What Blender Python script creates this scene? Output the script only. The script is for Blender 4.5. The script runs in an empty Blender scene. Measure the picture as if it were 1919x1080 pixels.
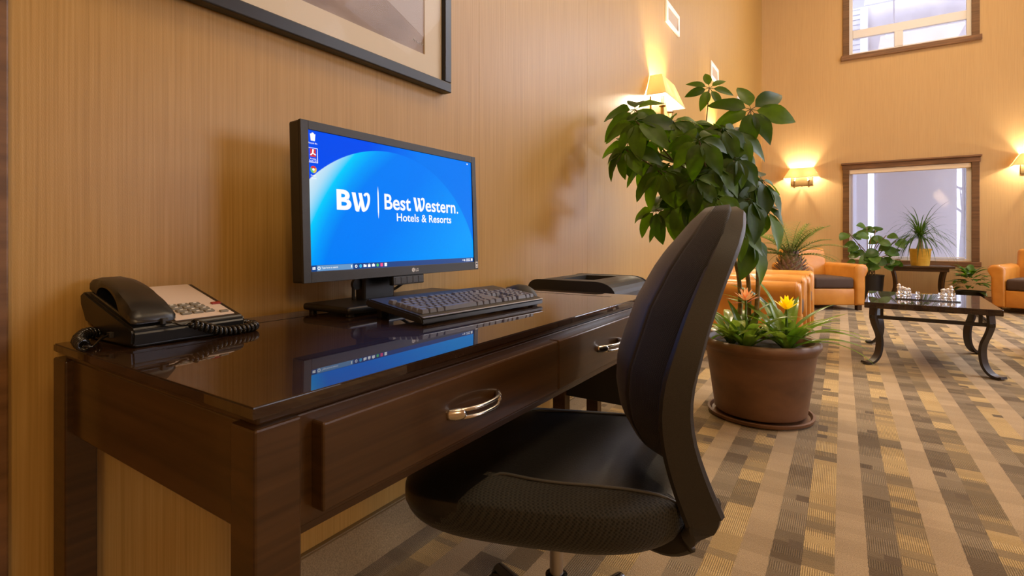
import bpy, bmesh, math, random
from mathutils import Vector, Matrix
random.seed(11)
SC = bpy.context.scene
COL = SC.collection
PI = math.pi

# ------------------------------------------------------------------ camera, world, light, exposure
cam_d = bpy.data.cameras.new('camera'); cam = bpy.data.objects.new('camera', cam_d); COL.objects.link(cam)
cam.location = (0, 0, 0.93)
cam.rotation_euler = (PI/2, 0, math.atan2(618, 960))
cam_d.sensor_width = 36; cam_d.lens = 960/1919*36
cam_d.shift_y = -(540-448)/1919
cam_d.clip_start = 0.02
SC.camera = cam
SC.view_settings.view_transform = 'Standard'; SC.view_settings.look = 'None'
SC.view_settings.gamma = 1; SC.view_settings.use_curve_mapping = False
SC.view_settings.exposure = 0.0

w = bpy.data.worlds.new('sky'); SC.world = w; w.use_nodes = True
w.node_tree.nodes['Background'].inputs[0].default_value = (0.84, 0.86, 1.0, 1)
w.node_tree.nodes['Background'].inputs[1].default_value = 5.0

def area(name, loc, target, sx, sy, power, col):
    l = bpy.data.lights.new(name, 'AREA'); l.shape = 'RECTANGLE'; l.size = sx; l.size_y = sy
    l.energy = power; l.color = col
    o = bpy.data.objects.new(name, l); COL.objects.link(o); o.location = loc
    o.rotation_euler = (Vector(target)-Vector(loc)).to_track_quat('-Z', 'Z').to_euler()
    return o
def point(name, loc, power, col, r=0.03):
    l = bpy.data.lights.new(name, 'POINT'); l.energy = power; l.color = col; l.shadow_soft_size = r
    o = bpy.data.objects.new(name, l); COL.objects.link(o); o.location = loc
    return o
WARM = (1.0, 0.74, 0.46); WARMER = (1.0, 0.66, 0.34); DAY = (0.86, 0.89, 1.0)
# daylight through the tall windows of the right wall
area('daylight_window', (4.6, 3.4, 1.9), (0, 3.2, 1.5), 1.4, 1.8, 34, DAY)
area('daylight_window', (4.6, 7.2, 1.9), (0, 7.2, 1.5), 2.2, 2.4, 42, DAY)
l = area('daylight_window', (4.6, 6.6, 4.9), (1.0, 5.4, 0.0), 4.0, 1.6, 115, DAY); l.data.spread = math.radians(95)
# daylight through the windows of the far wall to the right of the frame
l = area('daylight_window', (3.6, 9.86, 1.45), (1.0, 4.5, 0.0), 1.5, 1.6, 45, DAY); l.data.spread = math.radians(120)
l = area('daylight_window', (3.6, 9.86, 4.7), (1.1, 4.6, 0.0), 1.5, 1.5, 62, DAY); l.data.spread = math.radians(120)
# unseen warm area lights added under the ceiling as general fill
area('ceiling_fill', (1.4, 0.6, 5.9), (1.4, 0.6, 0), 1.6, 1.6, 74, WARM)
area('ceiling_fill', (1.6, 4.2, 5.9), (1.6, 4.2, 0), 1.6, 1.6, 64, WARM)
area('ceiling_fill', (1.2, 7.6, 5.9), (1.2, 7.6, 0), 1.6, 1.6, 105, WARM)
# warm lobby lamp on the right, behind the camera
area('lobby_lamp', (2.7, -1.4, 2.25), (-1.0, 0.8, 1.0), 0.55, 0.4, 36, WARMER)

# ------------------------------------------------------------------ materials
def nt(name):
    m = bpy.data.materials.new(name); m.use_nodes = True
    t = m.node_tree; b = t.nodes['Principled BSDF']
    return m, t, b
def setp(b, **k):
    mp = dict(rough='Roughness', metal='Metallic', coat='Coat Weight', coatr='Coat Roughness', spec='Specular IOR Level',
              trans='Transmission Weight', ior='IOR', sheen='Sheen Weight', sub='Subsurface Weight', alpha='Alpha')
    for a, v in k.items(): b.inputs[mp[a]].default_value = v
def plain(name, col, **k):
    m, t, b = nt(name); b.inputs['Base Color'].default_value = (*col, 1); setp(b, **k); return m
def noisy(name, c1, c2, scale=(10, 10, 10), detail=4, bump=0.0, lo=0.35, hi=0.65, dist=0.0, bumpscale=None, **k):
    m, t, b = nt(name); N = t.nodes; L = t.links
    tc = N.new('ShaderNodeTexCoord'); mp = N.new('ShaderNodeMapping'); mp.inputs['Scale'].default_value = scale
    L.new(tc.outputs['Object'], mp.inputs['Vector'])
    nz = N.new('ShaderNodeTexNoise'); nz.inputs['Scale'].default_value = 1; nz.inputs['Detail'].default_value = detail
    nz.inputs['Distortion'].default_value = dist
    L.new(mp.outputs[0], nz.inputs['Vector'])
    r = N.new('ShaderNodeValToRGB'); e = r.color_ramp.elements
    e[0].position = lo; e[0].color = (*c1, 1); e[1].position = hi; e[1].color = (*c2, 1)
    L.new(nz.outputs['Fac'], r.inputs['Fac']); L.new(r.outputs['Color'], b.inputs['Base Color'])
    if bump:
        src = nz
        if bumpscale:
            src = N.new('ShaderNodeTexNoise'); src.inputs['Scale'].default_value = bumpscale; src.inputs['Detail'].default_value = 2
            L.new(tc.outputs['Object'], src.inputs['Vector'])
        bp = N.new('ShaderNodeBump'); bp.inputs['Strength'].default_value = bump; bp.inputs['Distance'].default_value = 0.002
        L.new(src.outputs['Fac'], bp.inputs['Height']); L.new(bp.outputs['Normal'], b.inputs['Normal'])
    setp(b, **k); return m
def emis(name, col, s=1.0):
    m, t, b = nt(name); b.inputs['Base Color'].default_value = (0, 0, 0, 1); b.inputs['Emission Color'].default_value = (*col, 1)
    b.inputs['Emission Strength'].default_value = s; setp(b, rough=0.3, spec=0.2); return m

def wallpaper(name, c1, c2, c3, axis, rough, spec):
    m, t, b = nt(name); N = t.nodes; L = t.links
    tc = N.new('ShaderNodeTexCoord')
    def nse(sc, det):
        mp = N.new('ShaderNodeMapping'); mp.inputs['Scale'].default_value = sc; L.new(tc.outputs['Object'], mp.inputs['Vector'])
        z = N.new('ShaderNodeTexNoise'); z.inputs['Scale'].default_value = 1; z.inputs['Detail'].default_value = det
        L.new(mp.outputs[0], z.inputs['Vector']); return z
    s = lambda h, v: (h, h, v)
    a = nse(s(330, 3.4), 3); c = nse(s(150, 1.0), 3); d = nse(s(700, 260), 1)
    ad = N.new('ShaderNodeMath'); ad.operation = 'MULTIPLY_ADD'; ad.inputs[1].default_value = 0.66
    L.new(a.outputs['Fac'], ad.inputs[0])
    m2 = N.new('ShaderNodeMath'); m2.operation = 'MULTIPLY'; m2.inputs[1].default_value = 0.34
    L.new(c.outputs['Fac'], m2.inputs[0]); L.new(m2.outputs[0], ad.inputs[2])
    r = N.new('ShaderNodeValToRGB'); e = r.color_ramp.elements
    e[0].position = 0.34; e[0].color = (*c1, 1); e[1].position = 0.66; e[1].color = (*c3, 1)
    x = e.new(0.5); x.color = (*c2, 1)
    L.new(ad.outputs[0], r.inputs['Fac']); L.new(r.outputs['Color'], b.inputs['Base Color'])
    bp = N.new('ShaderNodeBump'); bp.inputs['Strength'].default_value = 0.12; bp.inputs['Distance'].default_value = 0.001
    mx = N.new('ShaderNodeMath'); mx.operation = 'ADD'; L.new(a.outputs['Fac'], mx.inputs[0]); L.new(d.outputs['Fac'], mx.inputs[1])
    L.new(mx.outputs[0], bp.inputs['Height']); L.new(bp.outputs['Normal'], b.inputs['Normal'])
    setp(b, rough=rough, spec=spec); return m

def carpet():
    m, t, b = nt('carpet'); N = t.nodes; L = t.links
    def math_(op, a=None, c=None, d=None):
        n = N.new('ShaderNodeMath'); n.operation = op
        for i, v in enumerate((a, c, d)):
            if v is None: continue
            if isinstance(v, (int, float)): n.inputs[i].default_value = v
            else: L.new(v, n.inputs[i])
        return n.outputs[0]
    tc = N.new('ShaderNodeTexCoord'); sp = N.new('ShaderNodeSeparateXYZ'); L.new(tc.outputs['Object'], sp.inputs[0])
    X, Y = sp.outputs['X'], sp.outputs['Y']
    Wd = 0.0805
    jit = N.new('ShaderNodeTexNoise'); jit.inputs['Scale'].default_value = 60; L.new(tc.outputs['Object'], jit.inputs['Vector'])
    jx = math_('MULTIPLY', math_('SUBTRACT', jit.outputs['Fac'], 0.5), 0.006)
    xs = math_('DIVIDE', math_('ADD', math_('ADD', X, 0.178), jx), Wd)
    ci = math_('FLOOR', xs)
    fx = math_('FRACT', xs)
    ph = math_('FLOORED_MODULO', ci, 3.0)
    def wn(a, c, seed):
        v = N.new('ShaderNodeCombineXYZ'); L.new(a, v.inputs[0]); L.new(c, v.inputs[1]); v.inputs[2].default_value = seed
        z = N.new('ShaderNodeTexWhiteNoise'); L.new(v.outputs[0], z.inputs['Vector']); return z.outputs['Value']
    col0 = N.new('ShaderNodeTexWhiteNoise'); col0.noise_dimensions = '1D'; L.new(ci, col0.inputs['W'])
    off = col0.outputs['Value']
    # two lengths of block overlap: long blocks and short dashes
    ya = math_('FLOOR', math_('ADD', math_('DIVIDE', Y, 0.105), math_('MULTIPLY', off, 7.0)))
    yb = math_('FLOOR', math_('ADD', math_('DIVIDE', Y, 0.047), math_('MULTIPLY', off, 3.0)))
    ra = wn(ci, ya, 0.3); rb = wn(ci, yb, 5.1)
    half = math_('FLOOR', math_('MULTIPLY', xs, 2.0)); rc = wn(half, yb, 9.4)
    r1 = math_('ADD', math_('MULTIPLY', ra, 0.72), math_('MULTIPLY', rb, 0.28))
    def ramp(fac, stops):
        r = N.new('ShaderNodeValToRGB'); e = r.color_ramp.elements; r.color_ramp.interpolation = 'LINEAR'
        e[0].position = stops[0][0]; e[0].color = (*stops[0][1], 1); e[1].position = stops[-1][0]; e[1].color = (*stops[-1][1], 1)
        for p, c in stops[1:-1]:
            x = e.new(p); x.color = (*c, 1)
        L.new(fac, r.inputs['Fac']); return r.outputs['Color']
    dark = ramp(r1, [(0.15, (.115, .076, .034)), (0.5, (.19, .136, .072)), (0.85, (.27, .20, .112))])
    mixd = ramp(r1, [(0.2, (.165, .114, .052)), (0.42, (.26, .18, .080)), (0.6, (.41, .275, .105)), (0.85, (.47, .325, .135))])
    lite = ramp(r1, [(0.1, (.32, .225, .118)), (0.9, (.42, .30, .165))])
    def mix(f, a, c):
        n = N.new('ShaderNodeMix'); n.data_type = 'RGBA'; L.new(f, n.inputs['Factor']) if not isinstance(f, float) else None
        L.new(a, n.inputs['A']); L.new(c, n.inputs['B']); return n.outputs['Result']
    is1 = math_('COMPARE', ph, 1.0, 0.1); is2 = math_('COMPARE', ph, 2.0, 0.1)
    c = mix(is1, dark, mixd); c = mix(is2, c, lite)
    # single dark dashes half a strip wide
    dash = math_('MULTIPLY', math_('GREATER_THAN', rc, 0.972), math_('LESS_THAN', ph, 1.5))
    dk = N.new('ShaderNodeRGB'); dk.outputs[0].default_value = (.12, .08, .04, 1)
    c = mix(dash, c, dk.outputs[0])
    # ribs and loops of the pile
    rib = N.new('ShaderNodeTexWave'); rib.bands_direction = 'X'; rib.inputs['Scale'].default_value = 54; rib.inputs['Distortion'].default_value = 2.2
    rib.inputs['Detail'].default_value = 2; rib.inputs['Detail Scale'].default_value = 6
    L.new(tc.outputs['Object'], rib.inputs['Vector'])
    pile = N.new('ShaderNodeTexNoise'); pile.inputs['Scale'].default_value = 330; pile.inputs['Detail'].default_value = 2
    L.new(tc.outputs['Object'], pile.inputs['Vector'])
    ribon = math_('MULTIPLY', math_('GREATER_THAN', rb, 0.42), math_('LESS_THAN', ph, 1.5))
    rv = math_('ADD', math_('MULTIPLY', math_('MULTIPLY', math_('SUBTRACT', rib.outputs['Fac'], 0.5), ribon), 0.80), math_('MULTIPLY', math_('SUBTRACT', pile.outputs['Fac'], 0.5), 1.3))
    val = math_('ADD', 1.0, rv)
    hs = N.new('ShaderNodeHueSaturation'); L.new(c, hs.inputs['Color']); L.new(val, hs.inputs['Value'])
    L.new(hs.outputs['Color'], b.inputs['Base Color'])
    bp = N.new('ShaderNodeBump'); bp.inputs['Strength'].default_value = 0.5; bp.inputs['Distance'].default_value = 0.004
    L.new(rv, bp.inputs['Height']); L.new(bp.outputs['Normal'], b.inputs['Normal'])
    setp(b, rough=0.95, spec=0.1, sheen=0.15); return m

M = {}
M['carpet'] = carpet()
M['wall_left'] = wallpaper('wallpaper_satin', (.37, .208, .048), (.43, .248, .063), (.48, .285, .082), 1, 0.38, 0.42)
M['wall_far'] = wallpaper('wallpaper_far', (.54, .345, .150), (.58, .378, .168), (.615, .405, .184), 0, 0.6, 0.3)
M['ceil'] = plain('ceiling_paint', (.72, .64, .52), rough=0.9)
M['base'] = noisy('carpet_base', (.20, .14, .07), (.31, .22, .115), (260, 260, 260), 3, 0.4, rough=0.95)
M['wood'] = noisy('espresso_wood', (.034, .0155, .0045), (.068, .031, .0090), (14, 1.3, 60), 5, 0.0, 0.3, 0.7, 0.6, rough=0.36, coat=0.3, coatr=0.10, spec=0.3)
M['woodx'] = noisy('espresso_wood_across', (.036, .0175, .0045), (.072, .035, .0090), (1.3, 14, 60), 5, 0.0, 0.3, 0.7, 0.6, rough=0.36, coat=0.3, coatr=0.10, spec=0.3)
M['woodtop'] = noisy('espresso_top', (.017, .0075, .003), (.036, .016, .006), (40, 2.0, 20), 5, 0.0, 0.3, 0.7, 0.6, rough=0.45, spec=0.05, coat=1.0, coatr=0.012)
M['woodtop'].node_tree.nodes['Principled BSDF'].inputs['Coat IOR'].default_value = 1.62
M['oak'] = noisy('brown_oak_trim', (.11, .05, .014), (.19, .09, .030), (3, 3, 40), 4, 0.1, rough=0.45)
M['oakx'] = noisy('brown_oak_trim_long', (.13, .058, .020), (.25, .12, .048), (3, 40, 40), 4, 0.1, rough=0.45)
M['blk'] = plain('black_plastic', (.008, .0076, .007), rough=0.33, spec=0.5)
M['blkg'] = plain('black_gloss_plastic', (.010, .0095, .009), rough=0.16, spec=0.6)
M['gry'] = noisy('charcoal_plastic', (.020, .0188, .0172), (.028, .026, .0238), (900, 900, 900), 1, 0.15, rough=0.5)
M['key'] = plain('grey_key_plastic', (.125, .125, .14), rough=0.42)
M['keyb'] = plain('keyboard_case_plastic', (.020, .019, .018), rough=0.42)
M['piping'] = plain('dark_grey_piping', (.06, .057, .052), rough=0.5)
M['chrome'] = plain('brushed_nickel', (.70, .66, .60), rough=0.24, metal=1.0)
M['steel'] = plain('dull_steel', (.50, .47, .43), rough=0.35, metal=1.0)
M['brass'] = plain('antique_brass', (.32, .22, .10), rough=0.35, metal=1.0)
M['leather_blk'] = noisy('black_leather', (.008, .0078, .008), (.012, .0117, .012), (300, 300, 300), 2, 0.15, rough=0.36, spec=0.5)
M['tan'] = noisy('tan_leather', (.50, .195, .024), (.59, .25, .040), (7, 7, 7), 3, 0.08, bumpscale=160, rough=0.34, spec=0.45)
M['cushion'] = noisy('brown_cushion_fabric', (.050, .028, .017), (.078, .044, .028), (200, 200, 200), 2, 0.3, rough=0.85)
M['terra'] = noisy('terracotta', (.10, .044, .016), (.165, .074, .028), (5, 5, 9), 6, 0.15, bumpscale=70, rough=0.55, coat=0.12, coatr=0.4)
M['soil'] = noisy('potting_soil', (.018, .011, .007), (.06, .04, .025), (80, 80, 80), 4, 0.8, rough=1.0)
M['iron'] = plain('wrought_iron', (.018, .013, .010), rough=0.42, spec=0.5)
M['white'] = plain('white_vinyl', (.80, .80, .82), rough=0.4)
M['vent'] = plain('white_vent_metal', (.78, .72, .66), rough=0.4)
M['ventin'] = plain('tan_vent_panel', (.50, .37, .24), rough=0.6)
M['cream'] = plain('cream_card', (.84, .68, .46), rough=0.8)
M['yellow'] = noisy('yellow_glaze', (.62, .35, .035), (.72, .43, .055), (8, 8, 30), 3, 0.1, rough=0.3)
M['crystal'] = plain('clear_glass_piece', (.95, .97, 1.0), rough=0.03, trans=1.0, ior=1.5)
M['frost'] = noisy('frosted_white_glass', (.70, .64, .58), (.86, .80, .74), (60, 60, 60), 3, 0.5, rough=0.5)
M['phoneplate'] = plain('phone_face_card', (.62, .50, .40), rough=0.5)
M['phonekey'] = plain('phone_key', (.17, .15, .11), rough=0.5)
M['red'] = plain('red_lens', (.25, .02, .012), rough=0.25)
M['print'] = plain('white_print', (.75, .72, .66), rough=0.6)
M['bark'] = noisy('green_brown_bark', (.17, .12, .045), (.30, .22, .09), (12, 12, 60), 4, 0.4, rough=0.7)
M['petiole'] = plain('petiole_green', (.16, .10, .03), rough=0.5)
M['scale'] = noisy('brown_scale', (.13, .070, .055), (.40, .27, .23), (40, 40, 40), 3, 0.3, rough=0.6)

def leafmat(name, c1, c2, rough=0.36, tr=0.3):
    m, t, b = nt(name); N = t.nodes; L = t.links
    oi = N.new('ShaderNodeObjectInfo'); r = N.new('ShaderNodeValToRGB'); e = r.color_ramp.elements
    e[0].color = (*c1, 1); e[1].color = (*c2, 1); L.new(oi.outputs['Random'], r.inputs['Fac'])
    tc = N.new('ShaderNodeTexCoord'); z = N.new('ShaderNodeTexNoise'); z.inputs['Scale'].default_value = 28
    L.new(tc.outputs['Object'], z.inputs['Vector'])
    hs = N.new('ShaderNodeHueSaturation'); mr = N.new('ShaderNodeMapRange'); mr.inputs[3].default_value = 0.75; mr.inputs[4].default_value = 1.25
    L.new(z.outputs['Fac'], mr.inputs[0]); L.new(mr.outputs[0], hs.inputs['Value']); L.new(r.outputs['Color'], hs.inputs['Color'])
    L.new(hs.outputs['Color'], b.inputs['Base Color'])
    tl = N.new('ShaderNodeBsdfTranslucent'); g = N.new('ShaderNodeHueSaturation'); g.inputs['Value'].default_value = 2.2; g.inputs['Saturation'].default_value = 1.1
    L.new(hs.outputs['Color'], g.inputs['Color']); L.new(g.outputs['Color'], tl.inputs['Color'])
    mx = N.new('ShaderNodeMixShader'); mx.inputs[0].default_value = tr
    L.new(b.outputs[0], mx.inputs[1]); L.new(tl.outputs[0], mx.inputs[2]); L.new(mx.outputs[0], N['Material Output'].inputs['Surface'])
    setp(b, rough=rough, spec=0.35); return m
M['leaf'] = leafmat('umbrella_leaf', (.026, .062, .004), (.085, .165, .010), 0.44, 0.40)
M['brom'] = leafmat('bromeliad_leaf', (.085, .165, .020), (.21, .29, .050), 0.25)
M['leaf_dk'] = leafmat('rubber_leaf', (.035, .085, .010), (.075, .150, .020))
M['palm'] = leafmat('palm_frond', (.10, .15, .03), (.26, .31, .10), 0.35)
M['pony'] = leafmat('ponytail_blade', (.035, .075, .010), (.06, .10, .016))
M['fern'] = leafmat('fern_leaf', (.05, .11, .012), (.10, .19, .025))
M['flower_y'] = leafmat('yellow_bract', (.88, .68, .03), (.92, .76, .06))
M['flower_o'] = leafmat('orange_bract', (.80, .44, .20), (.84, .52, .26))
M['wilt'] = leafmat('red_bract', (.42, .10, .04), (.50, .16, .06))

def weave(name, c1, c2, scale):
    m, t, b = nt(name); N = t.nodes; L = t.links
    tc = N.new('ShaderNodeTexCoord'); mp = N.new('ShaderNodeMapping'); mp.inputs['Rotation'].default_value = (0.6, 0.78, 0.6); L.new(tc.outputs['Object'], mp.inputs['Vector'])
    v = N.new('ShaderNodeTexVoronoi'); v.inputs['Scale'].default_value = scale; v.inputs['Randomness'].default_value = 0.12
    L.new(mp.outputs[0], v.inputs['Vector'])
    r = N.new('ShaderNodeValToRGB'); e = r.color_ramp.elements; e[0].position = 0.25; e[1].position = 0.6
    e[0].color = (*c1, 1); e[1].color = (*c2, 1); L.new(v.outputs['Distance'], r.inputs['Fac']); L.new(r.outputs['Color'], b.inputs['Base Color'])
    bp = N.new('ShaderNodeBump'); bp.inputs['Strength'].default_value = 0.5; bp.inputs['Distance'].default_value = 0.002
    L.new(v.outputs['Distance'], bp.inputs['Height']); L.new(bp.outputs['Normal'], b.inputs['Normal'])
    setp(b, rough=0.75, spec=0.3, sheen=0.1); return m
M['mesh'] = weave('black_mesh_fabric', (.006, .006, .005), (.030, .028, .022), 210)
M['mesh_fine'] = weave('black_back_mesh', (.006, .006, .006), (.018, .018, .018), 380)
M['backpad'] = noisy('dark_back_fabric', (.014, .012, .0145), (.020, .0175, .020), (500, 500, 500), 2, 0.2, rough=0.5, sheen=0.12)

def shade_mat(name, col, e):
    m, t, b = nt(name); N = t.nodes; L = t.links
    tl = N.new('ShaderNodeBsdfTranslucent'); tl.inputs['Color'].default_value = (*col, 1)
    b.inputs['Base Color'].default_value = (*col, 1); setp(b, rough=0.8, spec=0.1)
    mx = N.new('ShaderNodeMixShader'); mx.inputs[0].default_value = e
    L.new(b.outputs[0], mx.inputs[1]); L.new(tl.outputs[0], mx.inputs[2]); L.new(mx.outputs[0], N['Material Output'].inputs['Surface'])
    return m
M['shade'] = shade_mat('lamp_shade_fabric', (.95, .80, .52), 0.65)
def sheer():
    m, t, b = nt('sheer_blind'); N = t.nodes; L = t.links
    tl = N.new('ShaderNodeBsdfTranslucent'); tl.inputs['Color'].default_value = (.80, .78, .84, 1)
    tr = N.new('ShaderNodeBsdfTransparent')
    mx = N.new('ShaderNodeMixShader'); mx.inputs[0].default_value = 0.55
    L.new(tl.outputs[0], mx.inputs[1]); L.new(tr.outputs[0], mx.inputs[2]); L.new(mx.outputs[0], N['Material Output'].inputs['Surface'])
    return m
M['sheer'] = sheer()
def glass(ior=1.45):
    m, t, b = nt('window_glass'); N = t.nodes; L = t.links
    g = N.new('ShaderNodeBsdfGlossy'); g.inputs['Roughness'].default_value = 0.02
    tr = N.new('ShaderNodeBsdfTransparent'); tr.inputs['Color'].default_value = (.95, .97, 1, 1)
    fr = N.new('ShaderNodeFresnel'); fr.inputs[0].default_value = ior
    mx = N.new('ShaderNodeMixShader'); L.new(fr.outputs[0], mx.inputs[0]); L.new(tr.outputs[0], mx.inputs[1]); L.new(g.outputs[0], mx.inputs[2])
    L.new(mx.outputs[0], N['Material Output'].inputs['Surface']); return m
M['glass'] = glass(); M['glazing'] = glass(1.08)

# ------------------------------------------------------------------ mesh helpers
def new_bm(): return bmesh.new()
def link(name, me, mat, parent=None, smooth=False):
    if mat is not None and not me.materials: me.materials.append(M[mat] if isinstance(mat, str) else mat)
    if smooth:
        me.polygons.foreach_set('use_smooth', [True]*len(me.polygons))
    o = bpy.data.objects.new(name, me); COL.objects.link(o)
    if parent is not None: o.parent = parent
    return o
def part(name, bm, mat, parent=None, smooth=False, label=None):
    bmesh.ops.recalc_face_normals(bm, faces=bm.faces)
    me = bpy.data.meshes.new(name); bm.to_mesh(me); bm.free()
    o = link(name, me, mat, parent, smooth)
    if smooth == 'auto':
        try: me.set_sharp_from_angle(angle=math.radians(40))
        except Exception: pass
    if label: o['label'] = label
    return o
def thing(name, label, cat, loc=(0, 0, 0), rz=0, group=None):
    o = bpy.data.objects.new(name, None); COL.objects.link(o); o.empty_display_size = 0.1
    o.location = loc; o.rotation_euler = (0, 0, rz); o['label'] = label; o['category'] = cat
    if group: o['group'] = group
    return o
def tag(o, label, cat, group=None):
    o['label'] = label; o['category'] = cat
    if group: o['group'] = group
    return o
def struct(name, bm, mat, parent=None, **k):
    o = part(name, bm, mat, parent, **k)
    if parent is None: o['kind'] = 'structure'
    return o
def box(bm, x0, x1, y0, y1, z0, z1, bev=0.0, seg=2, mat=None):
    r = bmesh.ops.create_cube(bm, size=1)
    vs = r['verts']
    for v in vs:
        v.co = Vector((x0 if v.co.x < 0 else x1, y0 if v.co.y < 0 else y1, z0 if v.co.z < 0 else z1))
    if bev:
        es = list({e for v in vs for e in v.link_edges})
        rr = bmesh.ops.bevel(bm, geom=es, offset=bev, segments=seg, affect='EDGES', profile=0.5)
        vs = list({v for f in rr['faces'] for v in f.verts} | {v for v in vs if v.is_valid})
    if mat is not None: bmesh.ops.transform(bm, matrix=mat, verts=vs)
    return vs
def BOX(x0, x1, y0, y1, z0, z1, bev=0.0, seg=2, mat=None):
    bm = new_bm(); box(bm, x0, x1, y0, y1, z0, z1, bev, seg, mat); return bm
def frame_dirs(pts, up=Vector((0, 0, 1))):
    out = []; n = len(pts); prev = None
    for i in range(n):
        t = (pts[min(i+1, n-1)]-pts[max(i-1, 0)]).normalized()
        if prev is None:
            a = t.cross(up)
            if a.length < 1e-3: a = t.cross(Vector((1, 0, 0)))
        else:
            a = prev - t*prev.dot(t)
            if a.length < 1e-6: a = t.cross(up)
        a.normalize(); prev = a; out.append((t, a, t.cross(a)))
    return out
def tube(bm, pts, rad, n=8, caps=True, sx=1.0, sy=1.0, up=Vector((0, 0, 1))):
    pts = [Vector(p) for p in pts]; rs = rad if isinstance(rad, (list, tuple)) else [rad]*len(pts)
    rings = []
    for p, r, (t, a, b) in zip(pts, rs, frame_dirs(pts, up)):
        rings.append([bm.verts.new(p + a*math.cos(k*2*PI/n)*r*sx + b*math.sin(k*2*PI/n)*r*sy) for k in range(n)])
    for q, s in zip(rings, rings[1:]):
        for k in range(n): bm.faces.new((q[k], q[(k+1) % n], s[(k+1) % n], s[k]))
    if caps:
        bm.faces.new(rings[0]); bm.faces.new(rings[-1])
def TUBE(*a, **k):
    bm = new_bm(); tube(bm, *a, **k); return bm
def lathe(bm, prof, n=32, c=(0, 0), cap0=True, cap1=True):
    rings = []
    for r, z in prof:
        rings.append([bm.verts.new((c[0]+r*math.cos(k*2*PI/n), c[1]+r*math.sin(k*2*PI/n), z)) for k in range(n)])
    for q, s in zip(rings, rings[1:]):
        for k in range(n): bm.faces.new((q[k], q[(k+1) % n], s[(k+1) % n], s[k]))
    if cap0: bm.faces.new(rings[0])
    if cap1: bm.faces.new(rings[-1])
def LATHE(*a, **k):
    bm = new_bm(); lathe(bm, *a, **k); return bm
def prism(bm, poly, fn0, fn1):
    a = [bm.verts.new(fn0(p)) for p in poly]; b = [bm.verts.new(fn1(p)) for p in poly]; n = len(poly)
    bm.faces.new(a); bm.faces.new(b)
    for k in range(n): bm.faces.new((a[k], a[(k+1) % n], b[(k+1) % n], b[k]))
def grid(bm, fn, nu, nv):
    vs = [[bm.verts.new(fn(i/nu, j/nv)) for j in range(nv+1)] for i in range(nu+1)]
    for i in range(nu):
        for j in range(nv): bm.faces.new((vs[i][j], vs[i+1][j], vs[i+1][j+1], vs[i][j+1]))
    return vs
def catmull(pts, m=6):
    pts = [Vector(p) for p in pts]; P = [pts[0]*2-pts[1]]+pts+[pts[-1]*2-pts[-2]]; out = []
    for i in range(1, len(P)-2):
        for k in range(m):
            t = k/m; a, b, c, d = P[i-1], P[i], P[i+1], P[i+2]
            out.append(0.5*((2*b)+(c-a)*t+(2*a-5*b+4*c-d)*t*t+(3*b-a-3*c+d)*t**3))
    out.append(pts[-1]); return out
def solidify(o, th, off=0.0):
    m = o.modifiers.new('solid', 'SOLIDIFY'); m.thickness = th; m.offset = off; return o
def frange(a, b, n): return [a+(b-a)*i/(n-1) for i in range(n)]

# ------------------------------------------------------------------ the setting
XW = -1.18; YF = 9.922; XR = 4.75; YB = -3.2; ZC = 6.2
struct('floor', BOX(XW-0.15, XR+0.15, YB-0.15, YF+0.15, -0.12, 0.0), 'carpet')
struct('ceiling', BOX(XW-0.15, XR+0.15, YB-0.15, YF+0.15, ZC, ZC+0.15), 'ceil')
struct('wall_left', BOX(XW-0.15, XW, YB-0.15, YF+0.15, 0, ZC), 'wall_left')
seam = None
wl = bpy.data.objects['wall_left']
for y in (1.60, 2.60):
    part('seam', BOX(XW-.001, XW+.0004, y-.0006, y+.0006, .113, ZC), 'wall_left', wl)
# far wall with two window openings
W1 = (0.09, 1.605, 0.60, 2.06); W2 = (0.09, 1.605, 3.90, 5.45); W3 = (2.85, 4.365, 0.60, 2.06); W4 = (2.85, 4.365, 3.90, 5.45)
def wall_with_holes(fn, u0, u1, z0, z1, holes, d0, d1):
    us = sorted({u0, u1}|{h[0] for h in holes}|{h[1] for h in holes}); zs = sorted({z0, z1}|{h[2] for h in holes}|{h[3] for h in holes})
    bm = new_bm()
    for a, b in zip(us, us[1:]):
        for c, d in zip(zs, zs[1:]):
            mu, mz = (a+b)/2, (c+d)/2
            if any(h[0] < mu < h[1] and h[2] < mz < h[3] for h in holes): continue
            fn(bm, a, b, c, d, d0, d1)
    return bm
struct('wall_far', wall_with_holes(lambda bm, a, b, c, d, e, f: box(bm, a, b, e, f, c, d), XW, XR, 0, ZC, [W1, W2, W3, W4], YF, YF+0.15), 'wall_far')
RH = [(2.6, 4.2, 0.9, 2.8), (6.1, 8.3, 0.6, 3.1), (4.6, 8.6, 4.1, 5.7)]
struct('wall_right', wall_with_holes(lambda bm, a, b, c, d, e, f: box(bm, e, f, a, b, c, d), YB, YF, 0, ZC, RH, XR, XR+0.15), 'wall_far')
struct('wall_back', BOX(XW, XR, YB-0.15, YB, 0, ZC), 'wall_far')
# carpet cove base along the left wall, with its bound top edge
bm = new_bm()
prism(bm, [(0.0, 0.0), (0.048, 0.0), (0.022, 0.03), (0.012, 0.105), (0.0, 0.105)], lambda p: Vector((XW+p[0], YB, p[1])), lambda p: Vector((XW+p[0], YF, p[1])))
bl = struct('baseboard_left', bm, 'base')
part('binding', BOX(XW, XW+0.016, YB, YF, 0.105, 0.113, 0.002), 'petiole', bl)
struct('baseboard_far', BOX(XW+0.05, XR, YF-0.014, YF, 0, 0.10, 0.003), 'oakx')
struct('trim_1', BOX(XW, XW+0.022, 0.06, 0.262, 0.0, ZC, 0.003), 'oak')

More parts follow.
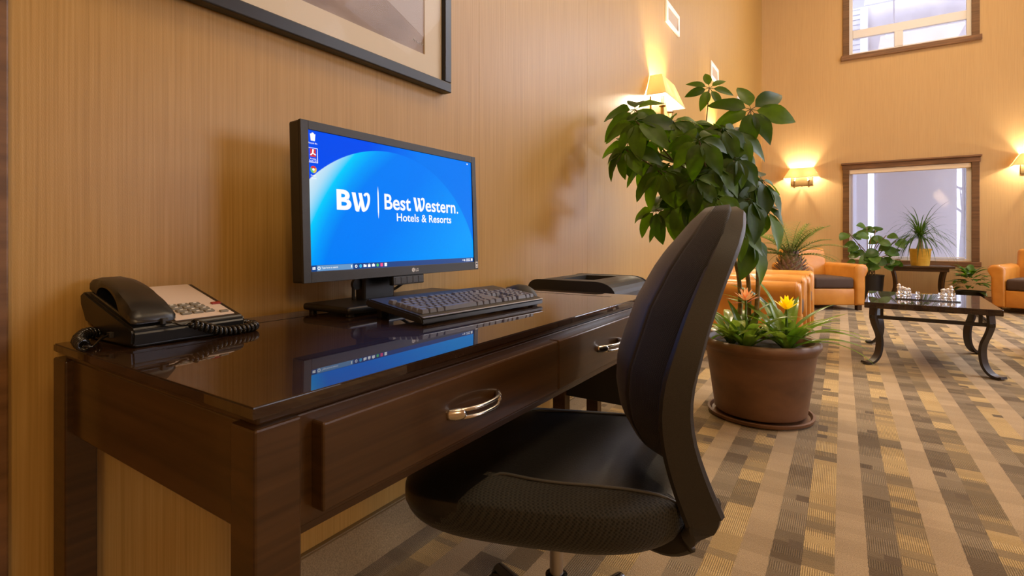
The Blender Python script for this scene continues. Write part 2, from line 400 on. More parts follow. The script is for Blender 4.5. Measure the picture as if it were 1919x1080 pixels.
def far_window(n, W, upper):
    x0, x1, z0, z1 = W
    root = bpy.data.objects.new('window_%d' % n, None); COL.objects.link(root); root['kind'] = 'structure'; root.location = ((x0+x1)/2, YF, z0)
    ox, oz = root.location.x, z0
    def P(name, bm, mat, **k):
        bmesh.ops.translate(bm, verts=bm.verts, vec=(-ox, -YF, -oz)); return part(name, bm, mat, root, **k)
    # oak casing
    for a, b in ((x0-0.075, x0+0.012), (x1-0.012, x1+0.075)):
        P('casing', BOX(a, b, YF-0.022, YF+0.01, z0-0.01, z1+0.02, 0.004), 'oak')
    if upper:
        P('sill', BOX(x0-0.10, x1+0.10, YF-0.045, YF+0.01, z0-0.085, z0-0.005, 0.006), 'oakx')
        P('head_casing', BOX(x0-0.09, x1+0.09, YF-0.022, YF+0.01, z1, z1+0.09, 0.006), 'oakx')
    else:
        P('sill', BOX(x0-0.095, x1+0.095, YF-0.024, YF+0.01, z0-0.075, z0-0.004, 0.005), 'oakx')
        P('head_casing', BOX(x0-0.085, x1+0.085, YF-0.026, YF+0.01, z1-0.01, z1+0.065, 0.004), 'oakx')
        P('crown', BOX(x0-0.10, x1+0.10, YF-0.055, YF+0.01, z1+0.065, z1+0.095, 0.008), 'oakx')
    # white frame
    for a, b, c, d in ((x0, x0+0.06, z0, z1), (x1-0.06, x1, z0, z1), (x0+0.06, x1-0.06, z0, z0+0.035), (x0+0.06, x1-0.06, z1-0.05, z1)):
        P('frame', BOX(a, b, YF+0.04, YF+0.11, c, d, 0.004), 'white')
    P('pane', BOX(x0+0.05, x1-0.05, YF+0.085, YF+0.091, z0+0.02, z1-0.02), 'glass')
    if upper:
        P('mullion', BOX(x0+0.06, x1-0.06, YF+0.035, YF+0.105, z0+0.27, z0+0.40, 0.004), 'white')
        P('mullion', BOX(x0+0.60, x0+0.71, YF+0.035, YF+0.105, z0+0.035, z0+0.27, 0.004), 'white')
    else:
        P('blind_cassette', BOX(x0+0.01, x1-0.01, YF+0.0, YF+0.06, z1-0.085, z1-0.01, 0.012, 3), 'cream')
        P('blind', BOX(x0+0.03, x1-0.085, YF+0.028, YF+0.031, z0+0.055, z1-0.08), 'sheer')
        P('hem_bar', BOX(x0+0.03, x1-0.085, YF+0.022, YF+0.037, z0+0.04, z0+0.058, 0.004), 'white')
    return root
far_window(1, W1, False); far_window(2, W2, True); far_window(7, W3, False); far_window(8, W4, True)
for i, (a, b, c, d) in enumerate(RH):
    root = bpy.data.objects.new('window_%d' % (i+3), None); COL.objects.link(root); root['kind'] = 'structure'
    for y0, y1, z0, z1 in ((a, a+.07, c, d), (b-.07, b, c, d), (a+.07, b-.07, c, c+.07), (a+.07, b-.07, d-.07, d), ((a+b)/2-.035, (a+b)/2+.035, c+.07, d-.07)):
        part('frame', BOX(XR+0.03, XR+0.12, y0, y1, z0, z1, 0.005), 'white', root)
    part('pane', BOX(XR+0.08, XR+0.086, a+.05, b-.05, c+.05, d-.05), 'glass', root)

# wall vents
for i, yc in enumerate((4.27, 5.92, 7.55)):
    t = thing('wall_vent', ['white framed wall vent nearest the desk, high above the first sconce', 'white framed wall vent in the middle of the row, above the potted tree', 'white framed wall vent nearest the far corner, behind the leaves'][i], 'vent', (XW, yc, 2.745), 0, 'white vents high on the left wall')
    for a, b, c, d in ((-.19, -.15, -.088, .088), (.15, .19, -.088, .088), (-.15, .15, -.088, -.056), (-.15, .15, .056, .088)):
        part('frame', BOX(0.0, 0.016, a, b, c, d, 0.003), 'vent', t)
    part('panel', BOX(0.0, 0.006, -.15, .15, -.056, .056), 'ventin', t)

# ------------------------------------------------------------------ framed picture
t = thing('framed_picture', 'large black framed sepia print with cream mat hanging above the computer', 'picture', (XW, 0.87, 1.438))
Y0, Y1, Z1 = -0.52, 0.518, 0.86
fw = 0.034
for nm, a, b, c, d in (('frame_rail', Y0, Y1, 0, fw), ('frame_rail', Y0, Y1, Z1-fw, Z1), ('frame_stile', Y0, Y0+fw, fw, Z1-fw), ('frame_stile', Y1-fw, Y1, fw, Z1-fw)):
    part(nm, BOX(0.002, 0.036, a, b, c, d, 0.003), 'blk', t)
def matboard(bm, y0, y1, z0, z1, a, b, c, d):
    for q in ((y0, a, z0, z1), (b, y1, z0, z1), (a, b, z0, c), (a, b, d, z1)): box(bm, 0.012, 0.019, q[0], q[1], q[2], q[3])
bm = new_bm(); matboard(bm, Y0+fw, Y1-fw, fw, Z1-fw, Y0+.13, Y1-.118, .103, Z1-.12); part('mat', bm, 'cream', t)
def sepia():
    m, tt, b = nt('sepia_print'); N = tt.nodes; L = tt.links
    tc = N.new('ShaderNodeTexCoord'); mp = N.new('ShaderNodeMapping'); mp.inputs['Scale'].default_value = (1, 3.0, 9.0); mp.inputs['Rotation'].default_value = (0.22, 0, 0)
    L.new(tc.outputs['Object'], mp.inputs['Vector']); z = N.new('ShaderNodeTexNoise'); z.inputs['Scale'].default_value = 1.2; z.inputs['Detail'].default_value = 6
    L.new(mp.outputs[0], z.inputs['Vector']); r = N.new('ShaderNodeValToRGB'); e = r.color_ramp.elements
    e[0].position = .3; e[0].color = (.32, .215, .145, 1); e[1].position = .7; e[1].color = (.56, .41, .29, 1)
    L.new(z.outputs['Fac'], r.inputs['Fac']); L.new(r.outputs['Color'], b.inputs['Base Color']); setp(b, rough=0.6); return m
M['sepia'] = sepia()
part('print', BOX(0.010, 0.014, Y0+.128, Y1-.116, .101, Z1-.118), 'sepia', t)
M['mist'] = plain('pale_sepia_ink', (.58, .47, .38), rough=0.7); M['ink'] = plain('dark_sepia_ink', (.10, .065, .045), rough=0.7)
bm = new_bm(); prism(bm, [(.05, .33), (.24, .22), (.40, .16), (.40, .60), (.05, .60)], lambda p: Vector((.0140, p[0], p[1])), lambda p: Vector((.0144, p[0], p[1]))); part('pale_thicket', bm, 'mist', t)
bm = new_bm()
for yy in (.06, .075, .115, .13): box(bm, .0144, .0148, yy, yy+.007, .225, .33)
box(bm, .0144, .0148, .052, .145, .30, .38); part('grazing_figure', bm, 'ink', t)
bm = new_bm()
for k in range(5):
    tube(bm, [(0.0146, .345+k*.012, .133+.004*(k % 2)), (0.0146, .352+k*.012, .142-.003*(k % 3)), (0.0146, .356+k*.012, .132)], .0008, 4)
part('signature', bm, 'print', t)
part('glazing', BOX(0.024, 0.026, Y0+fw-.004, Y1-fw+.004, fw-.004, Z1-fw+.004), 'glazing', t)

# ------------------------------------------------------------------ desk
DA = math.radians(-0.5)
desk = thing('writing_desk', 'dark espresso wooden desk with two drawers under the computer', 'desk', (-0.527, 0.309, 0), DA)
DL, DD = 1.283, 0.614
# top: mitred border boards around a centre panel
bw = 0.085; zt0, zt1 = 0.736, 0.75
def mitre(p):   # polygon in xy
    bm = new_bm(); prism(bm, p, lambda q: Vector((q[0], q[1], zt0)), lambda q: Vector((q[0], q[1], zt1)))
    es = [e for e in bm.edges if abs(e.verts[0].co.z-e.verts[1].co.z) < 1e-5 and any(all(abs(v.co[i]-w_) < 1e-5 for v in e.verts) for i, w_ in ((0, 0), (0, -DD), (1, 0), (1, DL)))]
    bmesh.ops.bevel(bm, geom=es, offset=0.0018, segments=2, affect='EDGES'); return bm
g = 0.0004
part('border_board', mitre([(0, 0), (0, DL), (-bw, DL-bw), (-bw, bw)]), 'woodtop', desk)
part('border_board', mitre([(-DD, 0), (-DD+bw, bw), (-DD+bw, DL-bw), (-DD, DL)]), 'woodtop', desk)
part('border_board', mitre([(0, 0), (-bw, bw), (-DD+bw, bw), (-DD, 0)]), 'woodtop', desk)
part('border_board', mitre([(0, DL), (-DD, DL), (-DD+bw, DL-bw), (-bw, DL-bw)]), 'woodtop', desk)
part('top_panel', BOX(-DD+bw+g, -bw-g, bw+g, DL-bw-g, zt0, zt1-0.0006, 0.0012), 'woodtop', desk)
part('top_moulding', BOX(-DD+.012, -.014, .012, DL-.012, 0.722, 0.7365, 0.004), 'wood', desk)
for x0, x1, y0, y1 in ((-.052, -.002, .003, .060), (-.052, -.002, DL-.060, DL-.003), (-DD-.014, -DD+.045, .003, .048), (-DD-.014, -DD+.045, DL-.048, DL-.003)):
    part('leg', BOX(x0, x1, y0, y1, 0, 0.724, 0.003), 'wood', desk)
for y0, y1 in ((.014, .034), (DL-.034, DL-.014)):
    part('end_apron', BOX(-DD+.040, -.048, y0, y1, 0.597, 0.7225, 0.002), 'woodx', desk)
part('back_apron', BOX(-DD+.005, -DD+.025, .045, DL-.045, 0.64, 0.7225, 0.002), 'wood', desk)
part('front_rail', BOX(-.032, -.012, .058, DL-.058, 0.588, 0.7225, 0.002), 'wood', desk)
part('lower_rail', BOX(-.060, -.030, .058, DL-.058, 0.568, 0.592, 0.002), 'wood', desk)
def drawer(y0, y1):
    d = part('drawer', BOX(-.034, .010, y0, y1, 0.605, 0.7115, 0.003), 'wood', desk)
    yc = (y0+y1)/2; zc = 0.656
    bm = new_bm(); L_ = 0.068
    # two slim bars that spring from solid spoon-shaped ends
    def hx(s): return 0.010 + 0.030*(1-(abs(s)**2.6)) - 0.002
    for dz in (-0.0065, 0.0065):
        pts = [(hx(s), yc+s*L_, zc+dz*(1-0.35*abs(s)**4)) for s in frange(-.93, .93, 17)]
        tube(bm, pts, [0.0032]*17, 8)
    for sg in (-1, 1):
        pts = [(hx(s), yc+sg*s*L_, zc) for s in frange(.66, 1.0, 7)]
        tube(bm, pts, [0.0065, .0088, .0095, .0095, .0092, .0085, .0078], 10, sx=1.0, sy=0.62, up=Vector((1, 0, 0)))
    part('handle', bm, 'chrome', d, smooth=True, label='brushed nickel bow handle with a slot')
drawer(.080, .667); drawer(.671, 1.215)

# ------------------------------------------------------------------ computer monitor
tilt = math.radians(2.1)
mon = thing('computer_monitor', 'black widescreen monitor showing a blue hotel wallpaper on the desk', 'monitor', (-0.983, 1.0055, 0.7505)); mon.scale = (1.14, 1.14, 1.14)   # a 27 inch screen
MW, MH = 0.556, 0.316
MT = Matrix.Translation((0.0, 0, 0.0722)) @ Matrix.Rotation(-tilt, 4, 'Y')
def mloc(u, v, d=0.0):  # point on the monitor face: u along width, v up, d out
    return MT @ Vector((d, -MW/2+u, v))
bz = 0.0175
bm = BOX(-0.034, -0.0005, -MW/2, MW/2, 0, MH, 0.004); bmesh.ops.transform(bm, matrix=MT, verts=bm.verts); part('housing', bm, 'blk', mon)
bm = BOX(-0.060, -0.030, -0.18, 0.18, 0.05, 0.27, 0.012); bmesh.ops.transform(bm, matrix=MT, verts=bm.verts); part('rear_cover', bm, 'blk', mon)
bm = new_bm()
for a, b, c, d in ((0, bz, 0, MH), (MW-bz, MW, 0, MH), (bz, MW-bz, 0, bz+.004), (bz, MW-bz, MH-bz, MH)):
    box(bm, -0.003, 0.0035, -MW/2+a, -MW/2+b, c, d, 0.0008)
bmesh.ops.transform(bm, matrix=MT, verts=bm.verts); part('bezel', bm, 'gry', mon)
SU0, SU1, SV0, SV1 = bz, MW-bz, bz+.004, MH-bz
SW, SH = SU1-SU0, SV1-SV0
def screen_mat():
    m, t, b = nt('screen_wallpaper'); N = t.nodes; L = t.links
    uv = N.new('ShaderNodeUVMap'); sp = N.new('ShaderNodeSeparateXYZ'); L.new(uv.outputs[0], sp.inputs[0])
    def mt(op, a, c=0.0, d=None):
        n = N.new('ShaderNodeMath'); n.operation = op
        for i, v in enumerate((a, c, d)):
            if v is None: continue
            if isinstance(v, (int, float)): n.inputs[i].default_value = v
            else: L.new(v, n.inputs[i])
        return n.outputs[0]
    x = mt('MULTIPLY', sp.outputs[0], SW); y = mt('MULTIPLY', sp.outputs[1], SH)
    R = 0.325
    dist = mt('SQRT', mt('ADD', mt('POWER', mt('SUBTRACT', x, .219), 2.0), mt('POWER', mt('ABSOLUTE', mt('SUBTRACT', y, .263-R)), 2.0)))
    inside = N.new('ShaderNodeMapRange'); inside.interpolation_type = 'SMOOTHSTEP'; L.new(dist, inside.inputs[0])
    inside.inputs[1].default_value = R+.0008; inside.inputs[2].default_value = R-.0008
    edge = mt('DIVIDE', mt('SUBTRACT', R, dist), R)     # 0 at rim, grows inwards
    # colour inside: white in the left corner under the rim, cyan beyond, blue further
    k = mt('ADD', mt('MULTIPLY', x, 4.0), mt('MULTIPLY', edge, 1.5))
    k = mt('ADD', k, mt('MULTIPLY', mt('SUBTRACT', .20, y), 1.1))
    r = N.new('ShaderNodeValToRGB'); e = r.color_ramp.elements
    e[0].position = 0.0; e[0].color = (.75, .85, .92, 1); e[1].position = 1.0; e[1].color = (.0, .21, .95, 1)
    for p, c in ((.22, (.45, .74, .93)), (.42, (.0, .60, .98)), (.66, (.0, .34, .98)), (.92, (.0, .21, .94))):
        q = e.new(p); q.color = (*c, 1)
    L.new(k, r.inputs['Fac'])
    # brighter towards the lower right
    lr = N.new('ShaderNodeMapRange'); L.new(mt('SUBTRACT', mt('MULTIPLY', x, 1.0), mt('MULTIPLY', y, 0.9)), lr.inputs[0]); lr.inputs[1].default_value = .12; lr.inputs[2].default_value = .42
    m1 = N.new('ShaderNodeMix'); m1.data_type = 'RGBA'; L.new(lr.outputs[0], m1.inputs['Factor']); L.new(r.outputs['Color'], m1.inputs['A']); m1.inputs['B'].default_value = (.0, .34, 1.0, 1)
    # background fades from deep blue to the same blue at the right
    bg = N.new('ShaderNodeMapRange'); L.new(x, bg.inputs[0]); bg.inputs[1].default_value = .15; bg.inputs[2].default_value = .31
    m2 = N.new('ShaderNodeMix'); m2.data_type = 'RGBA'; L.new(bg.outputs[0], m2.inputs['Factor']); m2.inputs['A'].default_value = (.0, .075, .86, 1); m2.inputs['B'].default_value = (.0, .20, .92, 1)
    m3 = N.new('ShaderNodeMix'); m3.data_type = 'RGBA'; L.new(inside.outputs[0], m3.inputs['Factor']); L.new(m2.outputs['Result'], m3.inputs['A']); L.new(m1.outputs['Result'], m3.inputs['B'])
    b.inputs['Base Color'].default_value = (0, 0, 0, 1); L.new(m3.outputs['Result'], b.inputs['Emission Color']); b.inputs['Emission Strength'].default_value = 1.0
    setp(b, rough=0.35, spec=0.03); return m
M['screen'] = screen_mat()
M['s_white'] = emis('screen_white', (.97, .98, 1.0), 1.0); M['s_bar'] = emis('screen_taskbar', (.0, .045, .22), 1.0); M['s_search'] = emis('screen_search', (.13, .30, .55), 1.0)
M['s_red'] = emis('screen_red', (.65, .02, .03)); M['s_green'] = emis('screen_green', (.10, .55, .16)); M['s_yel'] = emis('screen_yellow', (.85, .55, .05)); M['s_navy'] = emis('screen_navy', (.02, .05, .35)); M['s_cyan'] = emis('screen_cyan', (.05, .55, .95)); M['s_pink'] = emis('screen_pink', (.85, .08, .25))
bm = new_bm(); uvl = bm.loops.layers.uv.new('UVMap')
q = [bm.verts.new(mloc(SU0+a*SW, SV0+b*SH, 0.0002)) for a, b in ((0, 0), (1, 0), (1, 1), (0, 1))]
f = bm.faces.new(q)
for l, uvv in zip(f.loops, ((0, 0), (1, 0), (1, 1), (0, 1))): l[uvl].uv = uvv
scr = part('screen', bm, 'screen', mon)
def sflat(bm, polys, d=0.0006):
    for p in polys:
        bm.faces.new([bm.verts.new(mloc(SU0+a*SW, SV0+b*SH, d)) for a, b in p])
def srect(a0, a1, b0, b1): return [(a0, b0), (a1, b0), (a1, b1), (a0, b1)]
AR = SW/SH
def disc(cx, cy, r, n=20, r0=0.0, a0=0, a1=2*PI):
    if r0 == 0 and a1-a0 > 6.2: return [[(cx+r*math.cos(k*2*PI/n)/AR, cy+r*math.sin(k*2*PI/n)) for k in range(n)]]
    out = []
    for k in range(n):
        p, q_ = a0+(a1-a0)*k/n, a0+(a1-a0)*(k+1)/n
        out.append([(cx+r0*math.cos(p)/AR, cy+r0*math.sin(p)), (cx+r*math.cos(p)/AR, cy+r*math.sin(p)), (cx+r*math.cos(q_)/AR, cy+r*math.sin(q_)), (cx+r0*math.cos(q_)/AR, cy+r0*math.sin(q_))])
    return out
def SP(name, polys, mat, d=0.0006):
    bm = new_bm(); sflat(bm, polys, d)
    me = bpy.data.meshes.new(name); bm.to_mesh(me); bm.free(); return link(name, me, mat, scr)
def text_polys(s, bold=0.0):
    cu = bpy.data.curves.new('lettering', 'FONT'); cu.body = s; cu.size = 1; cu.offset = bold; cu.resolution_u = 4; cu.space_character = 1.0+bold*0.6
    o = bpy.data.objects.new('lettering', cu); COL.objects.link(o)
    dg = bpy.context.evaluated_depsgraph_get(); me = bpy.data.meshes.new_from_object(o.evaluated_get(dg))
    ps = [[(me.vertices[i].co.x, me.vertices[i].co.y) for i in p.vertices] for p in me.polygons]
    bpy.data.objects.remove(o); bpy.data.curves.remove(cu); bpy.data.meshes.remove(me); return ps
def fit(ps, a0, a1, b0, b1):
    xs = [x for p in ps for x, y in p]; ys = [y for p in ps for x, y in p]
    sx = (a1-a0)/(max(xs)-min(xs)); sy_ = (b1-b0)/(max(ys)-min(ys)); mx, my = min(xs), min(ys)
    return [[(a0+(x-mx)*sx, b0+(y-my)*sy_) for x, y in p] for p in ps]
def ribbon(pts, w):
    pts = [Vector((*p, 0)) for p in pts]; out = []; ws = w if isinstance(w, list) else [w]*len(pts)
    L_, R_ = [], []
    for i, p in enumerate(pts):
        t_ = (pts[min(i+1, len(pts)-1)]-pts[max(i-1, 0)]).normalized(); n_ = Vector((-t_.y, t_.x, 0))*ws[i]/2
        L_.append(p+n_); R_.append(p-n_)
    for i in range(len(pts)-1): out.append([(v.x, v.y) for v in (R_[i], R_[i+1], L_[i+1], L_[i])])
    return out
def wlogo():
    ps = []
    ps += [[(-.02, 1), (.20, 1), (.40, .0), (.25, -.02), (.17, .04)]]
    ps += ribbon([(.30, .05), (.42, .30), (.47, .62)], [.16, .11, .06])
    ps += [[(.36, 1), (.56, 1), (.76, .06), (.64, -.02), (.54, .04)]]
    ps += ribbon([(v.x, v.y) for v in catmull([(.64, .05, 0), (.80, .16, 0), (.93, .45, 0), (.97, .72, 0), (.93, .93, 0), (.80, .97, 0), (.70, .86, 0)], 5)], [.14]*6+[.15]*10+[.16]*8+[.13]*7)
    return ps
SP('lettering', fit(text_polys('B', .035), .124, .196, .447, .60)+fit(wlogo(), .198, .294, .440, .594), 'screen' if False else 's_white')
SP('divider', [[(.3385, .655), (.3350, .60), (.3350, .45), (.3385, .39), (.3420, .45), (.3420, .60)]], 's_white')
SP('lettering', fit(text_polys('Best', .018), .374, .535, .470, .600)+fit(wlogo(), .553, .630, .470, .598)+fit(text_polys('estern', .018), .634, .858, .474, .574)+disc(.874, .484, .010), 's_white')
SP('lettering', fit(text_polys('Hotels & Resorts', .016), .445, .822, .378, .4465), 's_white')
# desktop icons
SP('bin_icon', [[(.010, .975), (.034, .975), (.031, .925), (.013, .925)]]+disc(.022, .973, .012), 's_white')
SP('icon_caption', fit(text_polys('Recycle Bin', .01), .003, .041, .900, .914), 's_white')
SP('reader_icon', [srect(.009, .034, .812, .868)], 's_red')
SP('reader_mark', ribbon([(.010, .822), (.020, .838), (.022, .866)], .007)+ribbon([(.020, .838), (.033, .826)], .007), 's_white', .0010)
SP('icon_outline', [srect(.002, .0425, .770, .774), srect(.002, .0425, .872, .876), srect(.040, .0425, .772, .874)], 's_white')
SP('icon_caption', fit(text_polys('Acrobat', .01), .008, .035, .792, .804)+fit(text_polys('Reader DC', .01), .005, .038, .777, .789), 's_white')
SP('browser_icon', disc(.022, .722, .026, 10, .010, PI/6, 5*PI/6), 's_red'); SP('browser_icon', disc(.022, .722, .026, 10, .010, 5*PI/6, 3*PI/2), 's_green'); SP('browser_icon', disc(.022, .722, .026, 10, .010, -PI/2, PI/6), 's_yel'); SP('browser_icon', disc(.022, .722, .0095, 14), 's_white')
SP('icon_caption', fit(text_polys('Google', .01), .010, .033, .672, .686)+fit(text_polys('Chrome', .01), .009, .034, .655, .669), 's_white')
# taskbar
SP('taskbar', [srect(0, 1, 0, .044)], 's_bar', .0004)
SP('start_icon', [srect(.008, .0135, .014, .022), srect(.0142, .021, .014, .0225), srect(.008, .0135, .0235, .031), srect(.0142, .021, .024, .032)], 's_white')
SP('search_box', [srect(.027, .197, .002, .042)], 's_search')
SP('search_ring', disc(.036, .022, .0125, 14, .0075), 's_white', .0009)
SP('search_words', fit(text_polys('Type here to search', .01), .048, .122, .013, .030), 's_white', .0009)
SP('microphone_icon', [srect(.186, .191, .014, .034)], 's_white', .0009)
ic = [.212, .235, .258, .280, .303, .326, .349, .372]
for k, u in enumerate(ic):
    if k == 0: ps = disc(u, .022, .012, 12, .006)
    elif k == 1: ps = disc(u, .022, .013, 12, .006, .5, 5.9)+[srect(u-.006, u+.007, .020, .025)]
    elif k in (2, 4): ps = [srect(u-.008, u+.008, .012, .030)]+([[(u-.008, .030), (u+.008, .030), (u, .037)]] if k == 4 else [srect(u-.008, u, .030, .034)])
    elif k == 3: ps = [srect(u-.007, u+.007, .010, .030)]+disc(u, .030, .007, 10, .004)
    elif k == 5: ps = disc(u, .022, .013, 12)
    else: ps = [srect(u-.007, u+.007, .009, .036)]
    SP('taskbar_icon', ps, {1: 's_cyan', 5: 's_green', 6: 's_pink'}.get(k, 's_white'))
SP('tray_icons', [srect(.905, .912, .018, .028), srect(.918, .926, .012, .030), srect(.936, .968, .026, .034), srect(.934, .970, .010, .018), srect(.976, .990, .010, .036)], 's_white')
SP('corner_icon', [srect(.962, .972, .972, .984)], 's_white')
# badge on the bezel, sticker, control strip
def on_bezel(name, polys, mat, d=0.0039):
    bm = new_bm()
    for p in polys: bm.faces.new([bm.verts.new(mloc(a, b, d)) for a, b in p])
    me = bpy.data.meshes.new(name); bm.to_mesh(me); bm.free(); return link(name, me, mat, mon)
def rdisc(cx, cy, r, n=18): return [(cx+r*math.cos(k*2*PI/n), cy+r*math.sin(k*2*PI/n)) for k in range(n)]
M['badge'] = plain('silver_badge', (.62, .60, .56), rough=0.35)
on_bezel('badge', [rdisc(.296, .0115, .0052)]+fit(text_polys('LG', .02), .3035, .3135, .0075, .0150), 'badge')
on_bezel('badge_face', fit(text_polys('L', .0), .2955, .2985, .0085, .0140)+[rdisc(.2935, .0130, .0009, 8)], 'blk', .0042)
on_bezel('sticker', [[(MW-.0135, .0045), (MW-.0035, .0045), (MW-.0035, .0215), (MW-.0135, .0215)]], 'badge')
on_bezel('sticker_print', [[(MW-.0115, .0145), (MW-.0055, .0145), (MW-.0055, .0185), (MW-.0115, .0185)], [(MW-.0105, .007), (MW-.0065, .007), (MW-.0065, .0095), (MW-.0105, .0095)]], 'blk', .0042)
bm = BOX(-.012, .001, -MW/2+.232, -MW/2+.335, -.0215, .0005, 0.002); bmesh.ops.transform(bm, matrix=MT, verts=bm.verts); strip = part('button_strip', bm, 'blkg', mon)
for k in range(5):
    bm = BOX(.0005, .0018, -MW/2+.238+k*.0195, -MW/2+.2545+k*.0195, -.0185, -.0035, 0.0006); bmesh.ops.transform(bm, matrix=MT, verts=bm.verts)
    part('button', bm, 'gry', strip)
# stand
bm = BOX(-.078, -.048, -.088, .008, .012, .18, .006); part('neck', bm, 'blk', mon)
bm = BOX(-.075, -.045, -.075, -.005, .10, .20, .008); part('hinge_block', bm, 'blk', mon)
bm = BOX(-.105, .043, -.206, .206, .006, .021, .006, 3); base = part('stand_base', bm, 'blk', mon)
for x in (-.09, .028):
    for y in (-.19, .19): part('rubber_foot', LATHE([(.008, 0), (.008, .007)], 12, (x, y)), 'blk', base)
bm = new_bm(); lathe(bm, [(.001, -.005), (.013, -.004), (.013, .004), (.001, .005)], 18)
bmesh.ops.transform(bm, matrix=Matrix.Translation((-.062, -.097, .055)) @ Matrix.Rotation(PI/2, 4, 'Y'), verts=bm.verts)
tube(bm, [(-.062, -.106, .055), (-.062, -.106, .019)], .0035, 8); part('cable_clip', bm, 'blk', mon, smooth='auto')
bm = TUBE(catmull([(-.050, .13, .10), (-.062, .085, .065), (-.080, .045, .035), (-.100, .03, .025), (-.14, .02, .006)], 8), .0038, 8); part('power_cord', bm, 'blk', mon, smooth=True)

# ------------------------------------------------------------------ keyboard
kb = thing('computer_keyboard', 'charcoal grey full size keyboard in front of the monitor', 'keyboard', (-0.735, 0.787, 0.7505), math.radians(-4.8))
KW, KD = 0.443, 0.185
slope = math.radians(7)
KM = Matrix.Translation((0, 0, 0.0)) @ Matrix.Rotation(slope, 4, 'Y')   # raises the back (-x)
bm = new_bm()
prof = [(.010, .004), (.006, .016), (-.004, .020), (-KD+.012, .022), (-KD, .016), (-KD+.004, .004)]
prism(bm, prof, lambda p: KM @ Vector((p[0], 0.0, p[1])), lambda p: KM @ Vector((p[0], KW, p[1])))
es = [e for e in bm.edges]; bmesh.ops.bevel(bm, geom=es, offset=0.003, segments=2, affect='EDGES')
part('case', bm, 'keyb', kb)
bm = BOX(.003, .0085, .003, KW-.003, .0165, .0182, 0.0005); bmesh.ops.transform(bm, matrix=KM, verts=bm.verts); part('silver_line', bm, 'steel', kb, label='thin silver line along the front edge')
u = 0.0181; y0k = .014
def keycap(wd, dp, h=.011):
    bm = new_bm(); a, b = dp/2-.0008, wd/2-.0008; t_ = .0019
    lo = [bm.verts.new((sx*a, sy*b, 0)) for sx, sy in ((-1, -1), (1, -1), (1, 1), (-1, 1))]
    hi = [bm.verts.new((sx*(a-t_)-.0008, sy*(b-t_), h)) for sx, sy in ((-1, -1), (1, -1), (1, 1), (-1, 1))]
    for k in range(4): bm.faces.new((lo[k], lo[(k+1) % 4], hi[(k+1) % 4], hi[k]))
    bm.faces.new(hi); bm.faces.new(list(reversed(lo)))
    bmesh.ops.bevel(bm, geom=[e for e in bm.edges if e.verts[0].co.z > .001 or e.verts[1].co.z > .001], offset=.0009, segments=2, affect='EDGES')
    bmesh.ops.recalc_face_normals(bm, faces=bm.faces)
    me = bpy.data.meshes.new('key'); bm.to_mesh(me); bm.free(); me.materials.append(M['key']); return me
KC = {}
def key(row, ycol, wd, dp=1.0):
    kk = (round(wd, 2), dp)
    if kk not in KC: KC[kk] = keycap(wd*u, dp*u, .0085)
    o = bpy.data.objects.new('key', KC[kk]); COL.objects.link(o); o.parent = kb
    xr = -.018 - row*u - (0.006 if row >= 5 else 0) - (dp-1)*u/2
    p = KM @ Vector((xr, y0k+(ycol+wd/2)*u, .0205)); o.location = p; o.rotation_euler = (0, slope, 0)
for x, wd in ((0, 1.25), (1.25, 1.25), (2.5, 1.25), (3.75, 6.0), (9.75, 1.25), (11, 1.25), (12.25, 1.25), (13.5, 1.5)): key(0, x, wd)
key(1, 0, 2.25); [key(1, 2.25+k, 1) for k in range(10)]; key(1, 12.25, 2.75)
key(2, 0, 1.75); [key(2, 1.75+k, 1) for k in range(11)]; key(2, 12.75, 2.25)
key(3, 0, 1.5); [key(3, 1.5+k, 1) for k in range(12)]; key(3, 13.5, 1.5)
[key(4, k, 1) for k in range(13)]; key(4, 13, 2)
key(5, 0, 1)
for s in (2, 6.5, 11): [key(5, s+k, 1) for k in range(4)]
for k in range(3): key(0, 15.3+k, 1); key(3, 15.3+k, 1); key(4, 15.3+k, 1); key(5, 15.3+k, 1)
key(1, 16.3, 1)
for r_ in (1, 2, 3): [key(r_, 18.6+k, 1) for k in range(3)]
[key(4, 18.6+k, 1) for k in range(4)]; key(0, 18.6, 2); key(0, 20.6, 1); key(0, 21.6, 1, 2.0); key(2, 21.6, 1, 2.0)
for y in (.03, KW-.03):
    for x in (-.005, -KD+.03):
        zz = (KM @ Vector((x, y, .006))).z
        part('foot', BOX(x-.008, x+.008, y-.012, y+.012, 0.0, zz, 0.002), 'blk', kb)

# mouse
ms = thing('computer_mouse', 'black computer mouse at the right end of the keyboard', 'mouse', (-0.800, 1.275, 0.7505), math.radians(12))
def mouse_fn(s, q):
    a = s*2*PI; ph = q*PI/2
    r = math.cos(ph)**0.75; x = -math.cos(a)*.060*r; y = math.sin(a)*.034*r
    return Vector((x*1.0, y, .044*math.sin(ph)*(1-0.25*max(0, -x/.060))+.002))
bm = new_bm(); grid(bm, lambda s, q: mouse_fn(s, q*.985), 28, 10); bmesh.ops.remove_doubles(bm, verts=bm.verts, dist=1e-5)
part('shell', bm, 'gry', ms, smooth=True)
part('underside', LATHE([(.027, 0), (.028, .004)], 24), 'blk', ms)
bm = new_bm(); lathe(bm, [(.007, -.003), (.0085, 0), (.007, .003)], 14); bmesh.ops.transform(bm, matrix=Matrix.Translation((-.030, 0, .030)) @ Matrix.Rotation(PI/2, 4, 'X'), verts=bm.verts); part('wheel', bm, 'blk', ms)

